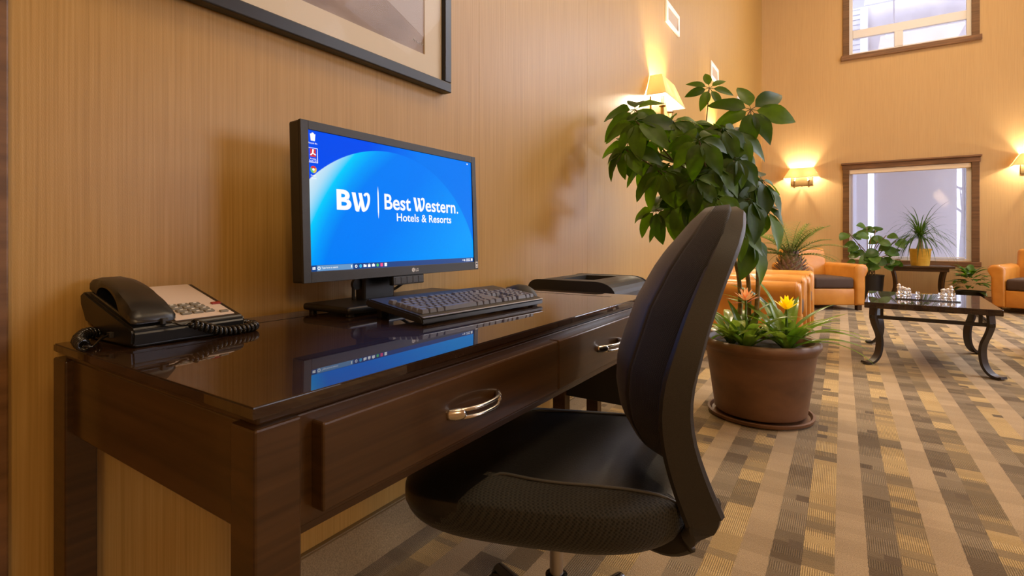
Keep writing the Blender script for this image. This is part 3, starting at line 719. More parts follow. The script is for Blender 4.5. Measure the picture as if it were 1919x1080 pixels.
# ------------------------------------------------------------------ telephone
ph = thing('desk_telephone', 'black desk telephone with handset and cream face plate on the desk', 'telephone', (-0.972, 0.366, 0.7505), math.radians(2))
PW, PD = 0.190, 0.186; zf, zb = .032, .084
def ptop(x): return zf+(zb-zf)*(-x/PD)       # top surface height, x runs 0 (front) to -PD (back)
bm = new_bm()
prism(bm, [(0.0, .004), (0.004, zf-.006), (0.0, zf), (-PD, zb), (-PD-.012, zb-.006), (-PD-.010, zb-.026), (-PD+.004, zb-.03), (-PD+.01, .03), (-.05, .004)],
      lambda p: Vector((p[0], 0, p[1])), lambda p: Vector((p[0], PW, p[1])))
bmesh.ops.bevel(bm, geom=list(bm.edges), offset=0.0035, segments=2, affect='EDGES', clamp_overlap=True); part('body', bm, 'blk', ph)
part('base_tray', BOX(-PD+.012, -.004, .006, PW-.006, 0.0, .012, .003), 'blk', ph)
PA = math.atan2(zb-zf, PD)
PT = Matrix.Translation((0, 0, zf)) @ Matrix.Rotation(PA, 4, 'Y')   # local: x back is negative, z normal
def pbox(x0, x1, y0, y1, z0, z1, bev=0.0):
    bm = BOX(x0, x1, y0, y1, z0, z1, bev); bmesh.ops.transform(bm, matrix=PT, verts=bm.verts); return bm
PLn = PD/math.cos(PA)
plate = part('face_plate', pbox(-PLn+.004, -.012, .072, PW-.012, -.001, .0014, .0005), 'phoneplate', ph, label='cream face plate')
for r_ in range(4):
    for c_ in range(3):
        x = -.034-r_*.0135; y = .096+c_*.0205-(r_-2)*.002
        k = part('dial_key', pbox(x-.0050, x+.0050, y-.0090, y+.0090, .001, .0048, .0015), 'phonekey', plate)
k = part('dial_key', pbox(-.028, -.0205, .156, .172, .001, .0048, .0015), 'phonekey', plate)
part('message_light', pbox(-.072, -.064, .163, .181, .001, .0045, .001), 'red', plate, label='dark red message light')
for r_ in range(4):
    for c_ in range(3):
        x = -.034-r_*.0135; y = .096+c_*.0205-(r_-2)*.002
        part('key_print', pbox(x-.0015, x+.0015, y-.0026, y+.0026, .0048, .0051), 'print', plate)
part('cradle', pbox(-PLn+.010, -.018, .008, .066, -.004, .004, .003), 'blkg', ph)
# handset: wide flat arch with two cups
hs_top = []; secs = []
for s in frange(0, 1, 29):
    x = -.188 + s*.184
    zt = ptop(x)+.024+.014*math.sin(PI*min(1, s*1.02))**.7-.010*max(0, (s-.8)/.2)**2-.006*max(0, (.15-s)/.15)**2
    zb_ = ptop(x)+.005 if (s < .20 or s > .68) else ptop(x)+.008+.020*math.sin((s-.20)/.48*PI)**0.45
    hw = .028+.007*max(0, s-.40)/.60
    secs.append((x, zt, zb_, hw, s))
bm = new_bm(); rings = []
for x, zt, zb_, hw, s in secs:
    k = 1.0 if 0.0 < s < 1.0 else .8
    ring = []
    for a, b in ((-1, 0), (-1, .55), (-.86, .88), (-.5, 1), (.5, 1), (.86, .88), (1, .55), (1, 0), (.8, -.06), (-.8, -.06)):
        ring.append(bm.verts.new((x, .037+a*hw*k, zb_+(zt-zb_)*(b*k+(1-k)*.4))))
    rings.append(ring)
for p, q_ in zip(rings, rings[1:]):
    for k in range(10): bm.faces.new((p[k], p[(k+1) % 10], q_[(k+1) % 10], q_[k]))
bm.faces.new(rings[0]); bm.faces.new(rings[-1])
hand = part('handset', bm, 'blk', ph, smooth='auto')
part('jack', BOX(-.006, .004, .044, .054, .034, .044, .001), 'gry', ph); part('jack', BOX(-.075, -.063, -.006, .002, .012, .022, .001), 'gry', ph)
def coil(path, r, pitch, wire, per=10):
    P_ = [Vector(p) for p in path]; Ls = [0]
    for a, b in zip(P_, P_[1:]): Ls.append(Ls[-1]+(b-a).length)
    fr = frame_dirs(P_); n = int(Ls[-1]/pitch*per); out = []; i = 0
    for k in range(n+1):
        d = Ls[-1]*k/n
        while i < len(Ls)-2 and Ls[i+1] < d: i += 1
        t_ = (d-Ls[i])/max(1e-9, Ls[i+1]-Ls[i]); p = P_[i].lerp(P_[i+1], t_); a, b = fr[i][1], fr[i][2]
        th = 2*PI*k/per; out.append(p+a*math.cos(th)*r+b*math.sin(th)*r)
    return out
bm = new_bm()
tube(bm, catmull([(.002, .049, .038), (.010, .058, .036), (.014, .072, .030), (.015, .084, .034)], 5), .0018, 6)
tube(bm, coil(catmull([(.015, .084, .033), (.018, .11, .020), (.018, .14, .010), (.018, .175, .0085), (.010, .204, .0085), (-.012, .215, .0085)], 8), .0064, .0088, .0022), .0034, 6)
tube(bm, coil(catmull([(-.012, .215, .0085), (-.10, .217, .0085), (-.155, .214, .0085)], 6), .0060, .0088, .0022, 8), .0032, 5)
part('coiled_cord', bm, 'blkg', ph, smooth=True)
bm = new_bm()
tube(bm, catmull([(-.069, -.006, .017), (-.060, -.020, .013), (-.045, -.036, .006), (-.050, -.046, .0075)], 6), .0018, 6)
tube(bm, coil(catmull([(-.050, -.046, .0085), (-.085, -.040, .012), (-.12, -.020, .016), (-.140, .004, .014)], 8), .0074, .0088, .0022), .0035, 6)
part('coiled_cord', bm, 'blkg', ph, smooth=True)

# ------------------------------------------------------------------ printer on a low stand beyond the desk
st = thing('printer_stand', 'low dark wooden stand beyond the desk, under the printer', 'stand', (-0.80, 1.98, 0))
part('stand_top', BOX(-.26, .20, -.16, .24, .495, .52, .003), 'wood', st)
part('stand_body', BOX(-.185, .185, -.13, .22, .30, .4945, .003), 'blk', st)
for x in (-.235, .085):
    for y in (-.145, .18): part('leg', BOX(x+.05, x+.10, y, y+.045, 0, .495, .002), 'wood', st) if x > 0 else part('leg', BOX(x+.05, x+.105, y, y+.045, 0, .495, .002), 'wood', st)
pr = thing('printer', 'dark grey printer with open paper tray beyond the right end of the desk', 'printer', (-0.86, 1.74, 0.5215))
PYL = .40
def rprof(x0, x1, z0, z1, rl, rr, n=6):
    p = [(x0, z0), (x1, z0)]
    p += [(x1-rr+rr*math.cos(a), z1-rr*.62+rr*.62*math.sin(a)) for a in frange(0, PI/2, n)]
    p += [(x0+rl+rl*math.cos(a), z1-rl*.75+rl*.75*math.sin(a)) for a in frange(PI/2, PI, n)]
    return p
pf = rprof(-.185, .178, 0.0, .2515, .045, .075)
bm = new_bm(); prism(bm, pf, lambda p: Vector((p[0], 0, p[1])), lambda p: Vector((p[0], .012, p[1]))); part('side_panel', bm, 'gry', pr)
bm = new_bm(); prism(bm, pf, lambda p: Vector((p[0], PYL-.012, p[1])), lambda p: Vector((p[0], PYL, p[1]))); part('side_panel', bm, 'gry', pr)
# body with a sunken tray: walls round the tray opening
tx0, tx1, ty0, ty1 = -.085, .055, .095, .335
bm = new_bm(); pf2 = [(x*.985, z-.002) for x, z in pf]
prism(bm, pf2, lambda p: Vector((p[0], .012, p[1])), lambda p: Vector((p[0], ty0, p[1])))
prism(bm, pf2, lambda p: Vector((p[0], ty1, p[1])), lambda p: Vector((p[0], PYL-.012, p[1])))
right = [p for p in pf2 if p[0] > tx1]; 
pr_r = [(tx1, 0.0-.002+.002)]+right+[(tx1, .2495)]
prism(bm, pr_r, lambda p: Vector((p[0], ty0, p[1])), lambda p: Vector((p[0], ty1, p[1])))
left = [p for p in pf2 if p[0] < tx0]
pr_l = [(tx0, .2495)]+left[1:]+[left[0]]+[(tx0, 0.0)]
prism(bm, pr_l, lambda p: Vector((p[0], ty0, p[1])), lambda p: Vector((p[0], ty1, p[1])))
part('cover', bm, 'gry', pr)
part('paper_tray', BOX(tx0, tx1, ty0, ty1, .02, .205), 'blk', pr)
for k in range(2): part('control_button', BOX(.085+.0*k, .10, .10+.03*k, .115+.03*k, .236, .249, .002), 'steel', pr)

# ------------------------------------------------------------------ swivel chair
CH = math.radians(21)
ch = thing('swivel_office_chair', 'black swivel office chair with mesh back pushed under the desk', 'chair', (-0.511, 0.99, 0), CH)
# local: front is -x, near side is -y
def seat_pt(th, q):
    # th around outline, q from top centre (0) over the edge to bottom centre (1)
    ct, stn = math.cos(th), math.sin(th)
    def se(v, e): return math.copysign(abs(v)**e, v)
    ax = .312 if ct < 0 else .268; ay = .262
    ox, oy = se(ct, .62)*ax, se(stn, .62)*ay
    lat = PI/2 - q*PI
    r = max(0.0, math.cos(lat))**0.42; z = math.copysign(abs(math.sin(lat))**0.72, math.sin(lat))
    x, y = ox*r, oy*r
    top = .040; bot = .084
    zz = .456 + (top*z if z > 0 else bot*z)
    xn = x/.32
    zz += -.050*max(0, -xn-.30)**1.6*(1.0 if z > -.2 else .55) + .016*max(0, xn)**2 + (.012*(y/ay)**2 if z > 0 else 0)
    zz -= .022*max(0, z)*(abs(y)/ay)**3
    return Vector((x, y, zz))
NT, NQ = 96, 44
def z_arch(x):   # height of the seam: high along the flank, falling at the front and a little at the rear
    return .530-.175*max(0, (.02-x)/.27)**2.3 if x < .02 else .535-.075*((x-.02)/.23)**2.6
def is_side(p): return abs(p.y) > .190-.14*max(0, -p.x/.3)**2 and p.z < z_arch(p.x)
bms = {'seat': new_bm(), 'near': new_bm(), 'far': new_bm()}
ths = [2*PI*i/NT for i in range(NT)]
P = [[seat_pt(th, j/NQ) for j in range(NQ+1)] for th in ths]
caches = {k: {} for k in bms}; seam = {'near': {}, 'far': {}}
def gv(k, p):
    key_ = (round(p.x, 5), round(p.y, 5), round(p.z, 5)); c = caches[k]
    if key_ not in c: c[key_] = bms[k].verts.new(p)
    return c[key_]
for i in range(NT):
    for j in range(NQ):
        q = [P[i][j], P[(i+1) % NT][j], P[(i+1) % NT][j+1], P[i][j+1]]
        c = sum(q, Vector())/4
        k = 'seat'
        if is_side(c) and j/NQ < .86: k = 'near' if c.y < 0 else 'far'; seam[k].setdefault(i, P[i][j])
        vs = []
        for p in q:
            v = gv(k, p)
            if v not in vs: vs.append(v)
        if len(vs) >= 3:
            try: bms[k].faces.new(vs)
            except ValueError: pass
so = part('seat_cushion', bms['seat'], 'leather_blk', ch, smooth=True)
for k in ('near', 'far'): part('side_gusset', bms[k], 'mesh', ch, smooth=True, label='black mesh fabric flank of the seat')
# piping along the two seams
for k in ('near', 'far'):
    pts = [p+Vector((0, 0, .002))+Vector((p.x, p.y, 0)).normalized()*.001 for i_, p in sorted(seam[k].items())]
    for _ in range(3): pts = [pts[0]]+[(pts[i_-1]+pts[i_]*2+pts[i_+1])/4 for i_ in range(1, len(pts)-1)]+[pts[-1]]
    part('piping', TUBE(pts, .0030, 6), 'piping', ch, smooth=True)
# base of the chair
part('gas_cylinder', LATHE([(.0145, .20), (.0145, .41)], 20, (-.01, 0)), 'steel', ch, smooth='auto', label='steel gas lift column')
part('mechanism', BOX(-.11, .14, -.07, .07, .375, .402, .008), 'blk', ch)
part('outer_tube', LATHE([(.024, .09), (.024, .203), (.016, .207)], 20, (-.01, 0)), 'blkg', ch, smooth='auto')
bm = new_bm(); lathe(bm, [(.045, .07), (.048, .09), (.034, .12), (.026, .13)], 24, (-.01, 0)); part('hub', bm, 'blkg', ch, smooth='auto')
for k in range(5):
    a = math.radians(152-21)+k*2*PI/5; dx, dy = math.cos(a), math.sin(a)
    bm = TUBE([(-.01+dx*.03, dy*.03, .092), (-.01+dx*.16, dy*.16, .082), (-.01+dx*.268, dy*.268, .068)], [.024, .020, .015], 10, sx=1.0, sy=.7)
    lg = part('base_arm', bm, 'blkg', ch, smooth='auto')
    cx, cy = -.01+dx*.268, dy*.268
    for s in (-1, 1):
        bm = new_bm(); lathe(bm, [(.012, -.007), (.025, -.006), (.026, 0), (.025, .006), (.012, .007)], 18)
        bmesh.ops.transform(bm, matrix=Matrix.Translation((cx-dy*.013*s, cy+dx*.013*s, .0265)) @ Matrix.Rotation(a, 4, 'Z') @ Matrix.Rotation(PI/2, 4, 'X'), verts=bm.verts)
        part('caster_wheel', bm, 'blk', lg, smooth='auto')
    part('caster_hood', BOX(cx-.018, cx+.018, cy-.018, cy+.018, .046, .062, .006), 'blk', lg)
# back: outline half width against height, and lean against height
def lerp_tab(tab, z):
    if z <= tab[0][0]: return tab[0][1]
    for (a, b), (c, d) in zip(tab, tab[1:]):
        if z <= c:
            t_ = (z-a)/(c-a); t_ = t_*t_*(3-2*t_) if False else t_
            return b+(d-b)*t_
    return tab[-1][1]
XT = [(.43, .282), (.455, .265), (.50, .246), (.55, .229), (.59, .218), (.64, .212), (.69, .217), (.73, .229), (.798, .250), (.867, .280), (.928, .314), (.995, .348)]
WT = [(.43, .205), (.50, .212), (.58, .222), (.66, .228), (.74, .226), (.82, .212), (.88, .192), (.93, .160), (.965, .115), (.985, .070), (.996, 0.0)]
hoop = []
zs_ = frange(.462, .995, 22)
side = [(lerp_tab(XT, z), lerp_tab(WT, z), z) for z in zs_]
for x, y, z in side: hoop.append(Vector((x, -y, z)))
for x, y, z in reversed(side[:-1]): hoop.append(Vector((x, y, z)))
hoop = [hoop[0]]+[(hoop[i-1]+hoop[i]*2+hoop[i+1])/4 for i in range(1, len(hoop)-1)]+[hoop[-1]]
# ribbon-like bar: broad fore and aft, slim sideways
def bar(bm, pts, wd, th, fore):
    rings = []; n = len(pts)
    for i, p in enumerate(pts):
        t_ = (pts[min(i+1, n-1)]-pts[max(i-1, 0)]).normalized()
        f_ = fore(i, p); f_ = (f_-t_*f_.dot(t_)).normalized(); s_ = t_.cross(f_)
        w_ = wd(i)/2; h_ = th/2
        rings.append([bm.verts.new(p+f_*a*w_+s_*b*h_) for a, b in ((-1, -.5), (-.8, -1), (.8, -1), (1, -.5), (1, .5), (.8, 1), (-.8, 1), (-1, .5))])
    for q, s in zip(rings, rings[1:]):
        for k in range(8): bm.faces.new((q[k], q[(k+1) % 8], s[(k+1) % 8], s[k]))
    bm.faces.new(rings[0]); bm.faces.new(rings[-1])
nh = len(hoop)
bm = new_bm()
bar(bm, hoop, lambda i: .036+.030*(1-min(1, 2.2*(0.5-abs(i/(nh-1)-.5)))) if True else .05, .024, lambda i, p: Vector((1, 0, .12)))
part('back_frame', bm, 'gry', ch, smooth='auto')
for sg in (-1, 1):
    pts = catmull([(.258, sg*.206, .492), (.260, sg*.204, .462), (.245, sg*.196, .432), (.20, sg*.17, .400), (.10, sg*.09, .392), (.04, sg*.05, .39)], 6)
    bm = new_bm(); bar(bm, pts, lambda i: .058-.022*i/len(pts), .026, lambda i, p: Vector((1, 0, .9)) if i < 14 else Vector((.4, 0, 1)))
    part('back_bracket', bm, 'gry', ch, smooth='auto')
def back_fn(a, v, off=0.0):    # a -1..1 across, v 0..1 up
    z = .535+.450*v
    hw = max(.0, lerp_tab(WT, z)-.002)
    if v < .16: hw *= .62+.38*(v/.16)**.6
    B_ = lerp_tab([(.53, .038), (.60, .056), (.68, .060), (.80, .056), (.90, .044), (.96, .026), (.99, .010)], z)
    x = lerp_tab(XT, z)-.010-(1-abs(a)**2.4)*(B_+.014)
    return Vector((x+off, a*hw, z))
def strip_part(name, a0, a1, mat, off=0.0, nu=10):
    bm = new_bm(); grid(bm, lambda s, v: back_fn(a0+(a1-a0)*s, v, off), nu, 34); bmesh.ops.remove_doubles(bm, verts=bm.verts, dist=1e-5)
    return solidify(part(name, bm, mat, ch, smooth=True), .012, 1)
strip_part('back_mesh', -1, -.60, 'mesh_fine'); strip_part('back_mesh', .60, 1, 'mesh_fine')
strip_part('back_pad', -.60, .60, 'backpad', -.001, 16)

# ------------------------------------------------------------------ wall sconces
def sconce(loc, rz, label, power=66.0):
    t = thing('wall_sconce', label, 'lamp', loc, rz, 'shaded two candle wall sconces')
    # local: x out from the wall, y along it, z=0 at the lower rim of the shade
    part('back_plate', BOX(0, .012, -.16, .16, -.115, .02, .004), 'brass', t)
    part('cross_bar', BOX(.070, .085, -.125, .125, -.145, -.128, .003), 'brass', t)
    part('arm', BOX(.010, .075, -.012, .012, -.145, -.125, .003), 'brass', t)
    for y in (-.105, .105):
        part('candle_post', BOX(.066, .088, y-.011, y+.011, -.135, -.062, .002), 'brass', t)
        part('finial', LATHE([(.004, -.170), (.012, -.162), (.012, -.152), (.005, -.145)], 12, (.077, y)), 'brass', t, smooth=True)
        part('drip_pan', LATHE([(.010, -.064), (.026, -.056), (.027, -.053), (.010, -.055)], 18, (.077, y)), 'brass', t, smooth=True)
        part('candle_sleeve', LATHE([(.013, -.054), (.013, .020)], 14, (.077, y)), 'frost', t, smooth='auto')
        part('bulb', LATHE([(.006, .02), (.015, .04), (.014, .06), (.004, .085)], 12, (.077, y)), 'bulb', t, smooth=True)
        L_ = point('sconce_bulb', (0, 0, 0), power, (1.0, .82, .57), .02)
        L_.parent = t; L_.location = (.077, y, .065)
    bm = new_bm()
    lo = [(0.004, -.262), (.146, -.262), (.146, .262), (.004, .262)]; hi = [(.004, -.165), (.088, -.165), (.088, .165), (.004, .165)]
    a = [bm.verts.new((*p, 0)) for p in lo]; b = [bm.verts.new((*p, .165)) for p in hi]
    for k in (0, 1, 2): bm.faces.new((a[k], a[k+1], b[k+1], b[k]))
    solidify(part('lamp_shade', bm, 'shade', t), .003)
    for pts in ([a_ for a_ in lo], ):
        bm = new_bm(); 
        for p, q in zip(lo, lo[1:]): tube(bm, [(*p, 0), (*q, 0)], .003, 6)
        part('shade_rim', bm, 'cream', t)
    return t
M['bulb'] = emis('glowing_bulb', (1.0, .78, .50), 16.0)
ZS = 1.957
sconce((XW, 3.855, ZS), 0, 'lit wall sconce on the left wall, nearest the desk above the tree')
sconce((XW, 5.78, ZS), 0, 'second lit wall sconce on the left wall, half hidden behind the tree leaves')
sconce((XW, 7.70, ZS), 0, 'third lit wall sconce on the left wall, nearest the far corner')
sconce((-0.568, YF, ZS), -PI/2, 'lit wall sconce on the far wall between corner and lower window')
sconce((2.27, YF, ZS), -PI/2, 'lit wall sconce on the far wall right of the lower window')

# ------------------------------------------------------------------ leaves
def leaf_mesh(name, L_, W_, droop, fold, mat, n=8, tip=1.6, stalk=0.0, wave=0.0, pts=None):
    bm = new_bm(); rows = []
    for i in range(n+1):
        s = i/n; wv = W_/2*(math.sin(PI*min(1, s**.82))**.75 if 0 < s < 1 else 0.0)*(1-.25*s**3)
        if pts: wv = W_/2*pts(s)
        a = abs(droop)*s; R_ = L_/max(abs(droop), 1e-3)
        x = stalk+(R_*math.sin(a) if abs(droop) > 1e-3 else L_*s); z = -math.copysign(R_*(1-math.cos(a)), droop) if abs(droop) > 1e-3 else 0
        if i in (0, n) and wv < 1e-5: rows.append([bm.verts.new((x, 0, z))]); continue
        zz = fold*wv; wz = wave*math.sin(s*9)*wv
        rows.append([bm.verts.new((x, -wv, z+zz+wz)), bm.verts.new((x, -wv*.5, z+zz*.6+wz*.3)), bm.verts.new((x, 0, z)), bm.verts.new((x, wv*.5, z+zz*.6-wz*.3)), bm.verts.new((x, wv, z+zz-wz))])
    for p, q in zip(rows, rows[1:]):
        if len(p) == 1 and len(q) > 1:
            for k in range(4): bm.faces.new((p[0], q[k+1], q[k]))
        elif len(q) == 1 and len(p) > 1:
            for k in range(4): bm.faces.new((p[k], p[k+1], q[0]))
        elif len(p) > 1:
            for k in range(4): bm.faces.new((p[k], p[k+1], q[k+1], q[k]))
    if stalk > 0: tube(bm, [(0, 0, 0), (stalk*.5, 0, .001), (stalk*1.02, 0, 0)], .0018, 5)
    me = bpy.data.meshes.new(name); bm.to_mesh(me); bm.free()
    me.materials.append(M[mat]); me.polygons.foreach_set('use_smooth', [True]*len(me.polygons)); return me
def put(name, me, parent, loc, xdir, up=Vector((0, 0, 1)), scale=1.0, roll=0.0):
    x = Vector(xdir).normalized(); y = up.cross(x)
    if y.length < 1e-3: y = Vector((0, 1, 0)).cross(x)
    y.normalize(); z = x.cross(y)
    R_ = Matrix((x, y, z)).transposed().to_4x4() @ Matrix.Rotation(roll, 4, 'X')
    o = bpy.data.objects.new(name, me); COL.objects.link(o); o.parent = parent
    o.matrix_local = Matrix.Translation(loc) @ R_ @ Matrix.Scale(scale, 4); return o

# ------------------------------------------------------------------ big terracotta pot, tree and bromeliads
PC = Vector((-0.367, 3.0, 0))
t = thing('plant_saucer', 'stained terracotta saucer under the large planter on the carpet', 'saucer', PC)
part('dish', LATHE([(.02, 0), (.235, 0), (.255, .010), (.258, .024), (.246, .026), (.236, .012), (.02, .010)], 48), 'terra', t, smooth='auto')
pot = thing('terracotta_planter', 'large brown terracotta planter on the carpet behind the swivel chair', 'planter', PC+Vector((0, 0, .0265)))
part('body', LATHE([(.02, 0), (.215, 0), (.222, .006), (.238, .12), (.258, .26), (.267, .322), (.252, .322), (.242, .25), (.20, .24), (.02, .24)], 56), 'terra', pot, smooth='auto')
part('rim', LATHE([(.263, .318), (.272, .322), (.272, .330), (.280, .336), (.287, .348), (.287, .364), (.279, .376), (.262, .378), (.254, .370), (.252, .318)], 56, cap0=False, cap1=False), 'terra', pot, smooth=True)
part('soil', LATHE([(.01, .335), (.15, .338), (.255, .330), (.255, .30), (.01, .30)], 40), 'soil', pot, smooth='auto')

TB = PC+Vector((-.06, .03, .36))
tree = thing('umbrella_tree', 'tall umbrella tree with glossy dark green leaflets rising from the planter', 'plant', TB)
leafA = leaf_mesh('leaf', .205, .098, .60, .20, 'leaf', 8, stalk=.026, wave=.10)
leafB = leaf_mesh('leaf', .185, .088, .90, .24, 'leaf', 8, stalk=.024, wave=.14)
leafC = leaf_mesh('leaf', .125, .056, .5, .2, 'leaf', 8, stalk=.024)
stems = [[(0, 0, -.03), (-.005, -.01, .40), (-.11, -.13, .72), (-.16, -.18, 1.02)],
         [(.03, -.02, -.03), (.05, -.02, .42), (.0, -.14, .70), (-.05, -.2, .98)],
         [(-.05, .02, -.03), (-.05, .0, .38), (-.16, -.08, .70), (-.26, -.14, .90)]]
for k, s in enumerate(stems): part('stem', TUBE(catmull(s, 7), [.013-.0003*i for i in range(22)], 8), 'bark', tree, smooth=True)
# leaf clusters: hub position in the room, leaf mesh, count, droop of the ring
clusters = [((-.630, 3.043, 1.785), 0, 7, .25), ((-.395, 2.898, 1.600), 1, 7, .30), ((-.935, 2.669, 1.625), 1, 6, .35), ((-.879, 2.526, 1.530), 1, 7, .75), ((-.925, 2.497, 1.385), 2, 7, .75),
            ((-.860, 2.700, 1.36), 1, 6, .75), ((-.729, 2.623, 1.526), 2, 7, .55), ((-.681, 2.773, 1.529), 1, 7, .55), ((-.500, 2.700, 1.480), 2, 7, .8), ((-.470, 2.795, 1.485), 1, 7, .75),
            ((-.755, 2.547, 1.270), 2, 7, .8), ((-.706, 2.994, 1.377), 1, 7, .6), ((-.532, 2.631, 1.290), 2, 8, .75), ((-.436, 2.700, 1.330), 2, 8, .85), ((-.421, 2.940, 1.290), 1, 7, .8),
            ((-.386, 2.784, 1.130), 1, 7, .7), ((-.740, 2.735, 1.105), 1, 6, .55), ((-.511, 2.585, 1.135), 2, 7, .85), ((-.430, 2.943, 1.000), 1, 7, .95), ((-.666, 2.604, 1.120), 2, 7, .8),
            ((-.563, 2.492, 1.395), 2, 7, .7), ((-.909, 2.864, 1.498), 1, 6, .5), ((-.345, 2.90, 1.235), 1, 6, .6), ((-.32, 2.87, 1.085), 1, 6, .6), ((-.39, 2.90, .93), 1, 6, .9), ((-.95, 2.60, 1.44), 1, 6, .5), ((-.80, 2.60, 1.08), 2, 6, .6), ((-.60, 2.86, 1.25), 1, 7, .7), ((-.545, 2.75, 1.42), 1, 7, .5), ((-.38, 2.86, 1.21), 1, 7, .7), ((-.60, 2.55, 1.22), 2, 7, .7), ((-.45, 2.72, 1.02), 1, 6, .8)]
crown = Vector((-.60, 2.80, 1.15))
for ci_, (hub, kind, cnt, droop) in enumerate(clusters):
    rnd = random.Random(ci_*7+3)
    hub = Vector(hub); ax = (hub-crown); ax.z = max(ax.z, .05)+.10; ax.normalize()
    frm = crown+Vector((rnd.uniform(-.05, .05), rnd.uniform(-.05, .05), rnd.uniform(-.12, .06)))*1.0
    if hub.z < 1.2: frm.z = hub.z-.15
    mid = frm.lerp(hub, .55)+Vector((0, 0, .03))
    pet = part('petiole', TUBE([p-TB for p in catmull([frm, mid, hub], 5)], [.0042]*6+[.0034]*5, 6), 'petiole', tree, smooth=True)
    # ring of leaflets radiating from the hub, axis tipped a little towards the room
    axis = (ax*.55+Vector((.25, -.62, .30))).normalized() if ci_ > 1 else Vector((.35, -.80, .38)).normalized()
    e1 = axis.cross(Vector((0, 0, 1))); e1.normalize(); e2 = axis.cross(e1)
    me = (leafC, leafA, leafB)[kind]; ph0 = rnd.uniform(0, 6.28)
    for k in range(cnt):
        a = ph0+k*2*PI/cnt+rnd.uniform(-.15, .15)
        d = e1*math.cos(a)+e2*math.sin(a)+axis*(.12-droop*.2)+Vector((0, 0, -droop*.5))
        up = axis if abs(axis.dot(d.normalized())) < .95 else Vector((0, 0, 1))
        put('leaf', me, pet, hub-TB, d, up, rnd.uniform(.78, 1.08), rnd.uniform(-.25, .25))

strap = [leaf_mesh('leaf', .42, .052, 1.15, .35, 'brom', 12, pts=lambda s: (.75+.25*math.sin(PI*s))*(1-s**6)+.0),
         leaf_mesh('leaf', .38, .052, 1.6, .35, 'brom', 12, pts=lambda s: (.75+.25*math.sin(PI*s))*(1-s**6)),
         leaf_mesh('leaf', .33, .050, .7, .35, 'brom', 10, pts=lambda s: (.75+.25*math.sin(PI*s))*(1-s**5)),
         leaf_mesh('leaf', .46, .032, 1.25, .35, 'brom', 14, pts=lambda s: (.75+.25*math.sin(PI*s))*(1-s**6))]
bract = {'flower_y': leaf_mesh('bract', .072, .026, -.25, .3, 'flower_y', 6), 'flower_o': leaf_mesh('bract', .066, .020, -.2, .3, 'flower_o', 6)}
wiltb = leaf_mesh('bract', .085, .013, .35, .3, 'wilt', 6)
def bromeliad(loc, label, flower, fz, seed, cnt, fdir=Vector((0, 0, 1))):
    rnd = random.Random(seed); t = thing('bromeliad', label, 'plant', loc, 0, 'bromeliads in the terracotta planter')
    for k in range(cnt):
        a = k*2.4+rnd.uniform(-.2, .2); el = .70+.75*(k/cnt)+rnd.uniform(-.1, .1)
        d = Vector((math.cos(a)*math.cos(el), math.sin(a)*math.cos(el), math.sin(el)))
        put('leaf', strap[k % 3], t, Vector((math.cos(a)*.012, math.sin(a)*.012, .0)), d, Vector((0, 0, 1)), rnd.uniform(.75, 1.05))
    if flower:
        part('flower_stem', TUBE([(0, 0, 0), fdir*fz*.5, fdir*fz], .006, 7), 'brom', t, smooth=True)
        for ring, (n_, el, sc) in enumerate(((6, .55, 1.1), (6, .95, 1.0), (4, 1.3, .9))):
            for k in range(n_):
                a = k*2*PI/n_+ring*.5; d = Vector((math.cos(a)*math.cos(el), math.sin(a)*math.cos(el), math.sin(el)))
                put('bract', bract[flower], t, fdir*(fz-.02+ring*.006), d, Vector((0, 0, 1)), sc)
        if flower == 'flower_o':
            for a in (-2.6, -2.2, .6, .3):
                d = Vector((math.cos(a), math.sin(a), .25 if a < 0 else .8)); put('bract', wiltb, t, fdir*(fz-.035), d, Vector((0, 0, 1)), 1.0)
    return t
bz0 = .365
b1 = bromeliad((-.235, 2.93, bz0), 'bromeliad with a yellow star flower at the front of the planter', 'flower_y', .225, 3, 15)
put('leaf', strap[3], b1, (0.01, 0, .02), (.75, .55, .75), Vector((0, 0, 1)), 1.0); put('leaf', strap[3], b1, (0.01, 0, .01), (.85, .45, .45), Vector((0, 0, 1)), .98)
b2 = bromeliad((-.415, 2.87, bz0), 'bromeliad with a pale orange flower beside the tree stems', 'flower_o', .265, 8, 15)
b3 = bromeliad((-.27, 3.09, bz0), 'flowerless bromeliad with tall upright leaves behind the yellow flower', None, 0, 21, 13)
put('leaf', strap[2], b3, (0, 0, .06), (-.12, -.1, 1), Vector((1, 0, 0)), 1.15); put('leaf', strap[0], b3, (-.02, 0, .10), (-.25, -.25, 1), Vector((1, 0, 0)), .8)
b4 = bromeliad((-.50, 2.96, bz0), 'flowerless bromeliad with arching leaves at the wall side of the planter', None, 0, 33, 13)

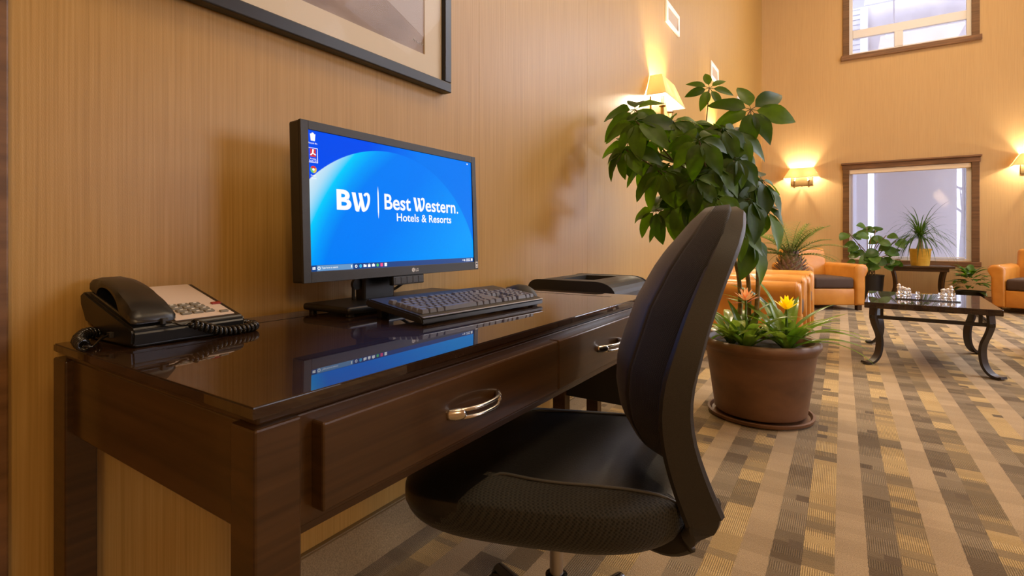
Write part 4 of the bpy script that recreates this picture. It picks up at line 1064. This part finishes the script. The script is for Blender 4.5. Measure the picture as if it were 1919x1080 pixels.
# ------------------------------------------------------------------ tan armchairs
def armchair(loc, rz, label):
    t = thing('tan_leather_armchair', label, 'armchair', loc, rz, 'tan leather club armchairs')
    # local: front is -y
    hw = .41
    part('base', BOX(-hw+.14, hw-.14, -.385, .36, .07, .285, .018, 3), 'tan', t, smooth='auto')
    for s in (-1, 1):
        # arm: flared scroll profile swept from front to back
        prof = [(.0, .07), (.125, .07), (.135, .30), (.135, .45), (.155, .49), (.172, .525), (.168, .565), (.145, .592), (.105, .602), (.05, .598), (.018, .58), (.0, .55)]
        bm = new_bm(); rings = []; cxp, czp = .085, .34
        for y, k in ((-.408, .70), (-.405, .84), (-.396, .93), (-.380, .98), (-.355, 1.0), (.33, 1.0), (.362, .97), (.378, .90), (.384, .75)):
            dk = (1-k)*.12   # the profile shrinks by an equal inset on every side towards the ends
            rings.append([bm.verts.new((s*(hw-.145+cxp+math.copysign(max(0, abs(p[0]-cxp)-dk), p[0]-cxp)), y, max(.07, czp+math.copysign(max(0, abs(p[1]-czp)-dk), p[1]-czp)))) for p in prof])
        for q, r_ in zip(rings, rings[1:]):
            for k in range(len(prof)): bm.faces.new((q[k], q[(k+1) % len(prof)], r_[(k+1) % len(prof)], r_[k]))
        bm.faces.new(rings[0]); bm.faces.new(rings[-1])
        a = part('arm', bm, 'tan', t, smooth='auto')
        ring = [Vector((s*(hw-.145+.085+(p[0]-.085)*.97), -.372, .34+(p[1]-.34)*.995)) for p in prof]
        part('welt', TUBE(ring, .0045, 6), 'tan', a, smooth=True)
    part('cushion', BOX(-hw+.15, hw-.15, -.39, .22, .285, .430, .035, 4), 'cushion', t, smooth='auto', label='dark brown fabric seat cushion')
    bm = new_bm()
    box(bm, -hw+.10, hw-.10, .0, .175, .0, .52, .05, 4)
    bmesh.ops.transform(bm, matrix=Matrix.Translation((0, .20, .30)) @ Matrix.Rotation(math.radians(-12), 4, 'X'), verts=bm.verts)
    part('backrest', bm, 'tan', t, smooth='auto')
    part('back_panel', BOX(-hw+.02, hw-.02, .34, .40, .07, .58, .02, 3), 'tan', t, smooth='auto')
    for x in (-hw+.07, hw-.07):
        for y in (-.34, .33): part('foot', BOX(x-.03, x+.03, y-.03, y+.03, 0, .072, .004), 'wood', t)
    return t
armchair((-.665, 4.83, 0), PI/2, 'tan leather armchair along the left wall, right behind the planter')
armchair((-.645, 5.72, 0), PI/2, 'tan leather armchair along the left wall, second behind the planter')
armchair((-.29, 8.17, 0), math.radians(33), 'tan leather armchair angled in the far left corner beside the leafy black pot')
armchair((2.12, 8.98, 0), math.radians(-24), 'tan leather armchair by the far wall, right of the window')
armchair((1.80, 5.63, 0), -PI/2, 'tan leather armchair cut by the right edge of the frame, by the coffee table')

# ------------------------------------------------------------------ coffee table
ct = thing('coffee_table', 'low coffee table with glossy dark top and curved wrought iron legs', 'coffee table', (.545, 5.08, 0), math.radians(-3.5))
TW, TD, TH = .375, .52, .465
part('tabletop', BOX(-TW, TW, -TD, TD, TH-.042, TH, .004), 'woodtop', ct)
def iron_bar(a, b, r=.011): return TUBE([a, b], r, 4)
for sx in (-1, 1):
    part('side_rail', BOX(sx*(TW-.055)-.010, sx*(TW-.055)+.010, -TD+.03, TD-.03, TH-.125, TH-.10, .002), 'iron', ct)
for sy_ in (-1, 1):
    part('end_rail', BOX(-TW+.03, TW-.03, sy_*(TD-.075)-.010, sy_*(TD-.075)+.010, TH-.125, TH-.10, .002), 'iron', ct)
for sx in (-1, 1):
    for sy_ in (-1, 1):
        cx, cy = sx*(TW-.055), sy_*(TD-.075)
        for ox, oy in ((-sx*.05, 0), (0, -sy_*.05)):
            part('spacer', BOX(cx+ox-.010, cx+ox+.010, cy+oy-.010, cy+oy+.010, TH-.10, TH-.042), 'iron', ct)
        out = Vector((sx, sy_*.75, 0)).normalized()
        prof = [(.0, TH-.042), (.004, TH-.11), (-.010, TH-.17), (-.040, TH-.25), (-.045, .14), (-.030, .07), (.005, .025), (.05, .010), (.075, .016)]
        pts = catmull([Vector((cx, cy, 0))+out*p[0]+Vector((0, 0, p[1])) for p in prof], 5)
        bm = new_bm(); side_ = Vector((-out.y, out.x, 0)); rings = []
        for i, p in enumerate(pts):
            t_ = (pts[min(i+1, len(pts)-1)]-pts[max(i-1, 0)]).normalized(); n_ = t_.cross(side_)
            rings.append([bm.verts.new(p+side_*a*.030+n_*b*.0085) for a, b in ((-1, -1), (1, -1), (1, 1), (-1, 1))])
        for q, s in zip(rings, rings[1:]):
            for k in range(4): bm.faces.new((q[k], q[(k+1) % 4], s[(k+1) % 4], s[k]))
        bm.faces.new(rings[0]); bm.faces.new(rings[-1])
        part('leg', bm, 'iron', ct, smooth='auto')
# game board with glass pieces
gb = thing('glass_game_board', 'thin clear glass game board in the middle of the coffee table', 'game board', (.555, 5.16, TH+.0005), math.radians(-3.5))
part('board', BOX(-.19, .19, -.24, .24, 0, .008, .002), 'glassboard' if 'glassboard' in M else 'crystal', gb)
def piece(loc, h, mat, label, kind):
    t = thing('game_piece', label, 'game piece', loc, 0, 'pieces on the glass game board')
    if kind == 'tall':
        part('foot', LATHE([(.020, 0), (.021, .006), (.014, .014)], 14), mat, t, smooth='auto')
        part('figure', LATHE([(.013, .014), (.010, h*.45), (.016, h*.62), (.010, h*.72), (.013, h*.84), (.004, h)], 12), mat, t, smooth='auto')
    else:
        part('foot', LATHE([(.017, 0), (.018, .005), (.012, .012)], 14), mat, t, smooth='auto')
        part('figure', LATHE([(.010, .012), (.008, h*.5), (.014, h*.7), (.012, h*.88), (.003, h)], 12), mat, t, smooth='auto')
zb_ = TH+.0095
ca, sa = math.cos(math.radians(-3.5)), math.sin(math.radians(-3.5))
def gpos(x, y): return (.555+x*ca-y*sa, 5.16+x*sa+y*ca, zb_)
for x, y, h, k, lab in ((-.165, .16, .085, 'tall', 'tall frosted white glass piece, left cluster on the coffee table'), (-.125, .17, .055, 's', 'small frosted white glass piece just right of the left tall one'), (-.140, .205, .06, 's', 'small frosted white glass piece hidden behind the left tall one'), (-.10, .20, .05, 's', 'rightmost small frosted white glass piece of the left cluster'),
        (.115, .17, .055, 's', 'leftmost small frosted white glass piece of the right cluster'), (.150, .20, .06, 's', 'small frosted white glass piece behind the right tall one'), (.165, .15, .085, 'tall', 'tall frosted white glass piece, right cluster on the coffee table'), (.125, .21, .055, 's', 'rearmost small frosted white glass piece of the right cluster')):
    piece(gpos(x, y), h, 'frost', lab, k)
for x, y, lab in ((-.16, -.02, 'leftmost clear glass piece in the front row of the board'), (-.12, -.02, 'second clear glass piece from the left in the front row'), (-.14, .05, 'left clear glass piece in the middle row of the board'), (-.10, .05, 'right clear glass piece in the middle row of the board'), (-.05, -.05, 'clear glass piece standing alone nearest the front of the board'),
        (.09, -.02, 'third clear glass piece from the right in the front row'), (.13, -.02, 'second clear glass piece from the right in the front row'), (.165, -.02, 'rightmost clear glass piece in the front row of the board')):
    piece(gpos(x, y), .045, 'crystal', lab, 's')

# ------------------------------------------------------------------ console table and plants under the window
cs = thing('console_table', 'dark wooden console table with splayed legs under the far window', 'table', (.93, 9.46, 0))
part('tabletop', BOX(-.39, .39, -.20, .20, .515, .545, .005), 'wood', cs)
part('apron', BOX(-.33, .33, -.165, .165, .465, .515, .003), 'wood', cs)
for sx in (-1, 1):
    for sy_ in (-1, 1):
        pts = catmull([(sx*.30, sy_*.14, .50), (sx*.27, sy_*.14, .36), (sx*.265, sy_*.14, .2), (sx*.31, sy_*.15, .06), (sx*.34, sy_*.155, .012)], 5)
        part('leg', TUBE(pts, .020, 8), 'wood', cs, smooth=True)
pp = thing('ponytail_palm', 'ponytail palm in a yellow glazed pot on the console table', 'plant', (.95, 9.40, .5455))
part('pot', LATHE([(.02, 0), (.105, 0), (.108, .01), (.128, .215), (.134, .225), (.134, .245), (.122, .245), (.118, .215), (.02, .21)], 36), 'yellow', pp, smooth='auto', label='yellow glazed pot')
part('trunk', TUBE([(0, 0, .19), (.0, 0, .26), (.005, 0, .34), (.0, 0, .40)], [.055, .042, .026, .02], 12), 'bark', pp, smooth=True)
rnd = random.Random(5); bm = new_bm()
def blade(bm, base, d, L_, W_, droop, n=9):
    d = Vector(d).normalized(); side = d.cross(Vector((0, 0, 1)))
    side = side.normalized() if side.length > 1e-3 else Vector((1, 0, 0)); p = Vector(base); prev = None
    for i in range(n+1):
        s = i/n; w_ = W_*(1-s**2.2)*.5+.0005
        a, b = bm.verts.new(p-side*w_), bm.verts.new(p+side*w_)
        if prev: bm.faces.new((prev[0], a, b, prev[1]))
        prev = (a, b); d = (d+Vector((0, 0, -droop/n))).normalized(); p = p+d*(L_/n)
for k in range(150):
    a = rnd.uniform(0, 2*PI); el = rnd.uniform(.15, 1.4)
    blade(bm, (0.0, 0, .40+rnd.uniform(-.02, .03)), (math.cos(a)*math.cos(el), math.sin(a)*math.cos(el), math.sin(el)), rnd.uniform(.45, .72), .013, rnd.uniform(1.2, 2.6))
o = part('foliage', bm, 'pony', pp, smooth=True); o['kind'] = 'stuff'

rp = thing('rubber_plant', 'round leaved plant in a tall black pot left of the console table', 'plant', (.36, 9.28, 0))
part('pot', LATHE([(.02, 0), (.135, 0), (.165, .36), (.172, .40), (.16, .40), (.15, .37), (.02, .365)], 32), 'blk', rp, smooth='auto', label='tall black pot')
rl = leaf_mesh('leaf', .19, .15, .6, .18, 'leaf_dk', 8, stalk=.03)
rnd = random.Random(14)
tips = [(-.05, -.1, 1.10), (.06, -.05, 1.06), (-.27, -.08, 1.02), (.0, -.12, .98), (.18, -.08, .98), (.30, -.1, .90), (-.15, -.12, .86), (-.20, -.05, .76), (.08, -.15, .90), (.12, -.14, .78), (.26, -.12, .72), (-.10, -.16, .70), (.02, -.16, .68), (.34, -.12, .64), (-.16, -.12, .60), (.10, -.18, .58), (-.04, -.2, .50), (.22, -.16, .56)]
for k, (x, y, z) in enumerate(tips):
    b0 = Vector((rnd.uniform(-.06, .06), rnd.uniform(-.05, .02), .36)); tp = Vector((x*1.0, y, z)); md = b0.lerp(tp, .5)+Vector((-x*.15, 0, .08))
    sm = part('stem', TUBE(catmull([b0, md, tp], 5), .006, 6), 'petiole', rp, smooth=True)
    for q in range(3 if k % 2 else 2):
        a = rnd.uniform(0, 6.28); d = Vector((math.cos(a), math.sin(a)*.6-.3, rnd.uniform(-.5, .35)))
        put('leaf', rl, sm, tp.lerp(md, .12*q), d, Vector((0, -.8, .6)), rnd.uniform(.75, 1.1))

fp = thing('fern_pot', 'low bushy green plant in a black pot right of the console table', 'plant', (1.50, 9.42, 0))
part('pot', LATHE([(.02, 0), (.13, 0), (.16, .19), (.168, .21), (.156, .21), (.15, .19), (.02, .185)], 32), 'blk', fp, smooth='auto', label='low black pot')
fl = leaf_mesh('leaf', .15, .075, .9, .25, 'fern', 8, stalk=.02)
for k in range(75):
    a = rnd.uniform(0, 2*PI); el = rnd.uniform(.0, 1.3); r_ = rnd.uniform(.03, .16)
    d = Vector((math.cos(a)*math.cos(el), math.sin(a)*math.cos(el), math.sin(el)*.6))
    put('leaf', fl, fp, Vector((math.cos(a)*r_*math.cos(el), math.sin(a)*r_*math.cos(el), .22+.24*math.sin(el)+rnd.uniform(-.05, .03))), d, Vector((0, 0, 1)), rnd.uniform(.7, 1.15))

# sago palm between the armchairs
sg_ = thing('sago_palm', 'sago palm with scaly brown crown in a brown pot behind the wall armchairs', 'plant', (-.52, 7.05, 0))
part('pot', LATHE([(.02, 0), (.17, 0), (.21, .36), (.22, .40), (.205, .40), (.195, .36), (.02, .35)], 36), 'terra', sg_, smooth='auto', label='brown clay pot')
part('trunk', LATHE([(.06, .33), (.11, .42), (.13, .56), (.11, .70), (.03, .77)], 20), 'bark', sg_, smooth=True)
scl = leaf_mesh('scale_leaf', .095, .044, -.5, .5, 'scale', 5)
for k in range(120):
    a = k*2.39996; zz = .42+.33*(k/120); r_ = .118*math.sin(PI*(.25+.7*k/120)); el = .0+1.25*(k/120)
    put('scale_leaf', scl, sg_, Vector((math.cos(a)*r_, math.sin(a)*r_, zz)), (math.cos(a)*math.cos(el), math.sin(a)*math.cos(el), math.sin(el)), Vector((0, 0, 1)), rnd.uniform(.9, 1.3))
rnd = random.Random(9)
def frond(parent, a, el, L_, base):
    bm = new_bm(); d = Vector((math.cos(a)*math.cos(el), math.sin(a)*math.cos(el), math.sin(el))); p = Vector(base); pts = []; n = 16
    for i in range(n+1):
        pts.append(p.copy()); d = (d+Vector((0, 0, -1.15/n*(1.0 if i > 3 else .4)))).normalized(); p = p+d*L_/n
    tube(bm, pts, [.005-.0002*i for i in range(n+1)], 5)
    for i in range(3, n+1):
        t_ = (pts[min(i+1, n)]-pts[i-1]).normalized(); s_ = t_.cross(Vector((0, 0, 1))).normalized(); l_ = L_*.44*math.sin(PI*(i-1.5)/(n+.5))**.6
        for sg in (-1, 1):
            for o_ in (0,):
                q = pts[i-1].lerp(pts[i], o_); blade(bm, q, s_*sg+t_*.40+Vector((0, 0, .45)), l_, .009, .6, 3)
    part('frond', bm, 'palm', parent, smooth=True)
for k in range(42): frond(sg_, k*2.39996+.3, rnd.uniform(.35, 1.4), rnd.uniform(.45, .62), (0, 0, .70))

# ------------------------------------------------------------------ outside the windows
M['siding'] = plain('pale_siding', (.58, .58, .66), rough=0.8); M['stone'] = noisy('grey_stucco', (.46, .43, .46), (.53, .50, .53), (3, 3, 3), 4, 0.0, rough=0.9)
M['snow'] = plain('snowy_ground', (.75, .77, .82), rough=0.9); M['trunk'] = plain('bare_tree_bark', (.16, .14, .14), rough=0.9)
o = struct('ground_outside', BOX(-14, 20, YF+.3, YF+26, -.3, -.1), 'snow')
col = tag(part('porch_pillar', BOX(.52, 1.62, YF+1.3, YF+2.1, -.1, 3.35, .02), 'stone'), 'wide grey stucco pillar outside the lower window', 'pillar')
col2 = tag(part('porch_post', BOX(.22, .40, YF+1.5, YF+1.7, -.1, 3.35, .01), 'siding'), 'narrow pale post outside the lower window at left', 'post')
bd = thing('neighbouring_wing', 'pale sided building wing seen through the upper window', 'building', (-.6, YF+3.2, -.1))
part('wall', BOX(-2.6, .95, 0, .25, 0, 6.9), 'siding', bd); part('stucco_wall', BOX(1.06, 7.0, .02, .25, 3.45, 6.9), 'stone', bd)
for k in range(28): part('clapboard', BOX(-2.6, .95, -.022, .0, 3.9+k*.105, 3.9+k*.105+.085, .006), 'siding', bd)
part('corner_post', BOX(.93, 1.06, -.05, .3, 0, 6.9), 'white', bd)
pc = thing('porch_roof', 'white porch canopy with soffit boards beyond the upper window', 'canopy', (.9, YF+3.6, 5.75))
for k in range(14): part('soffit_board', BOX(-2.4+k*.34, -2.4+k*.34+.336, -2.4, -.62, 0, .05, .004), 'siding', pc)
part('fascia', BOX(-2.5, 2.5, -2.5, -2.4, -.05, .25), 'white', pc)
pn = thing('pendant_lantern', 'white pendant lamp hanging from the porch canopy outside', 'lamp', (.86, YF+2.6, 4.90))
part('rod', TUBE([(0, 0, -.55), (0, 0, .97)], .012, 8), 'stone', pn); part('canopy_disc', LATHE([(.02, .0), (.14, .02), (.14, .06), (.02, .09)], 24), 'stone', pn, smooth='auto')
for k, (x, y, h) in enumerate(((-.35, 14.6, 5.2), (2.35, 15.5, 5.6))):
    tr = thing('bare_tree', 'bare winter tree outside the window at %s' % ('left of the pillar' if k == 0 else 'right of the pillar'), 'tree', (x, y, -.1))
    part('trunk', TUBE(catmull([(0, 0, 0), (.05, 0, h*.4), (-.03, 0, h*.7), (.02, 0, h)], 5), [.11-.0065*i for i in range(16)], 8), 'trunk', tr, smooth=True)
    rnd = random.Random(k+40)
    for q in range(26):
        z = h*rnd.uniform(.18, .92); a = rnd.uniform(0, 6.28); l_ = rnd.uniform(.6, 1.6); d = Vector((math.cos(a), math.sin(a)*.6, .45))
        p = Vector((0, 0, z)); pts = [p, p+d*l_*.5, p+d*l_+Vector((0, 0, .25*l_))]
        bm = TUBE(pts, [.03, .02, .008], 5)
        for w_ in range(4):
            s0 = pts[1].lerp(pts[2], w_*.3); tube(bm, [s0, s0+Vector((rnd.uniform(-.4, .4), rnd.uniform(-.3, .3), rnd.uniform(.1, .5)))], [.010, .004], 4)
        part('branch', bm, 'trunk', tr)
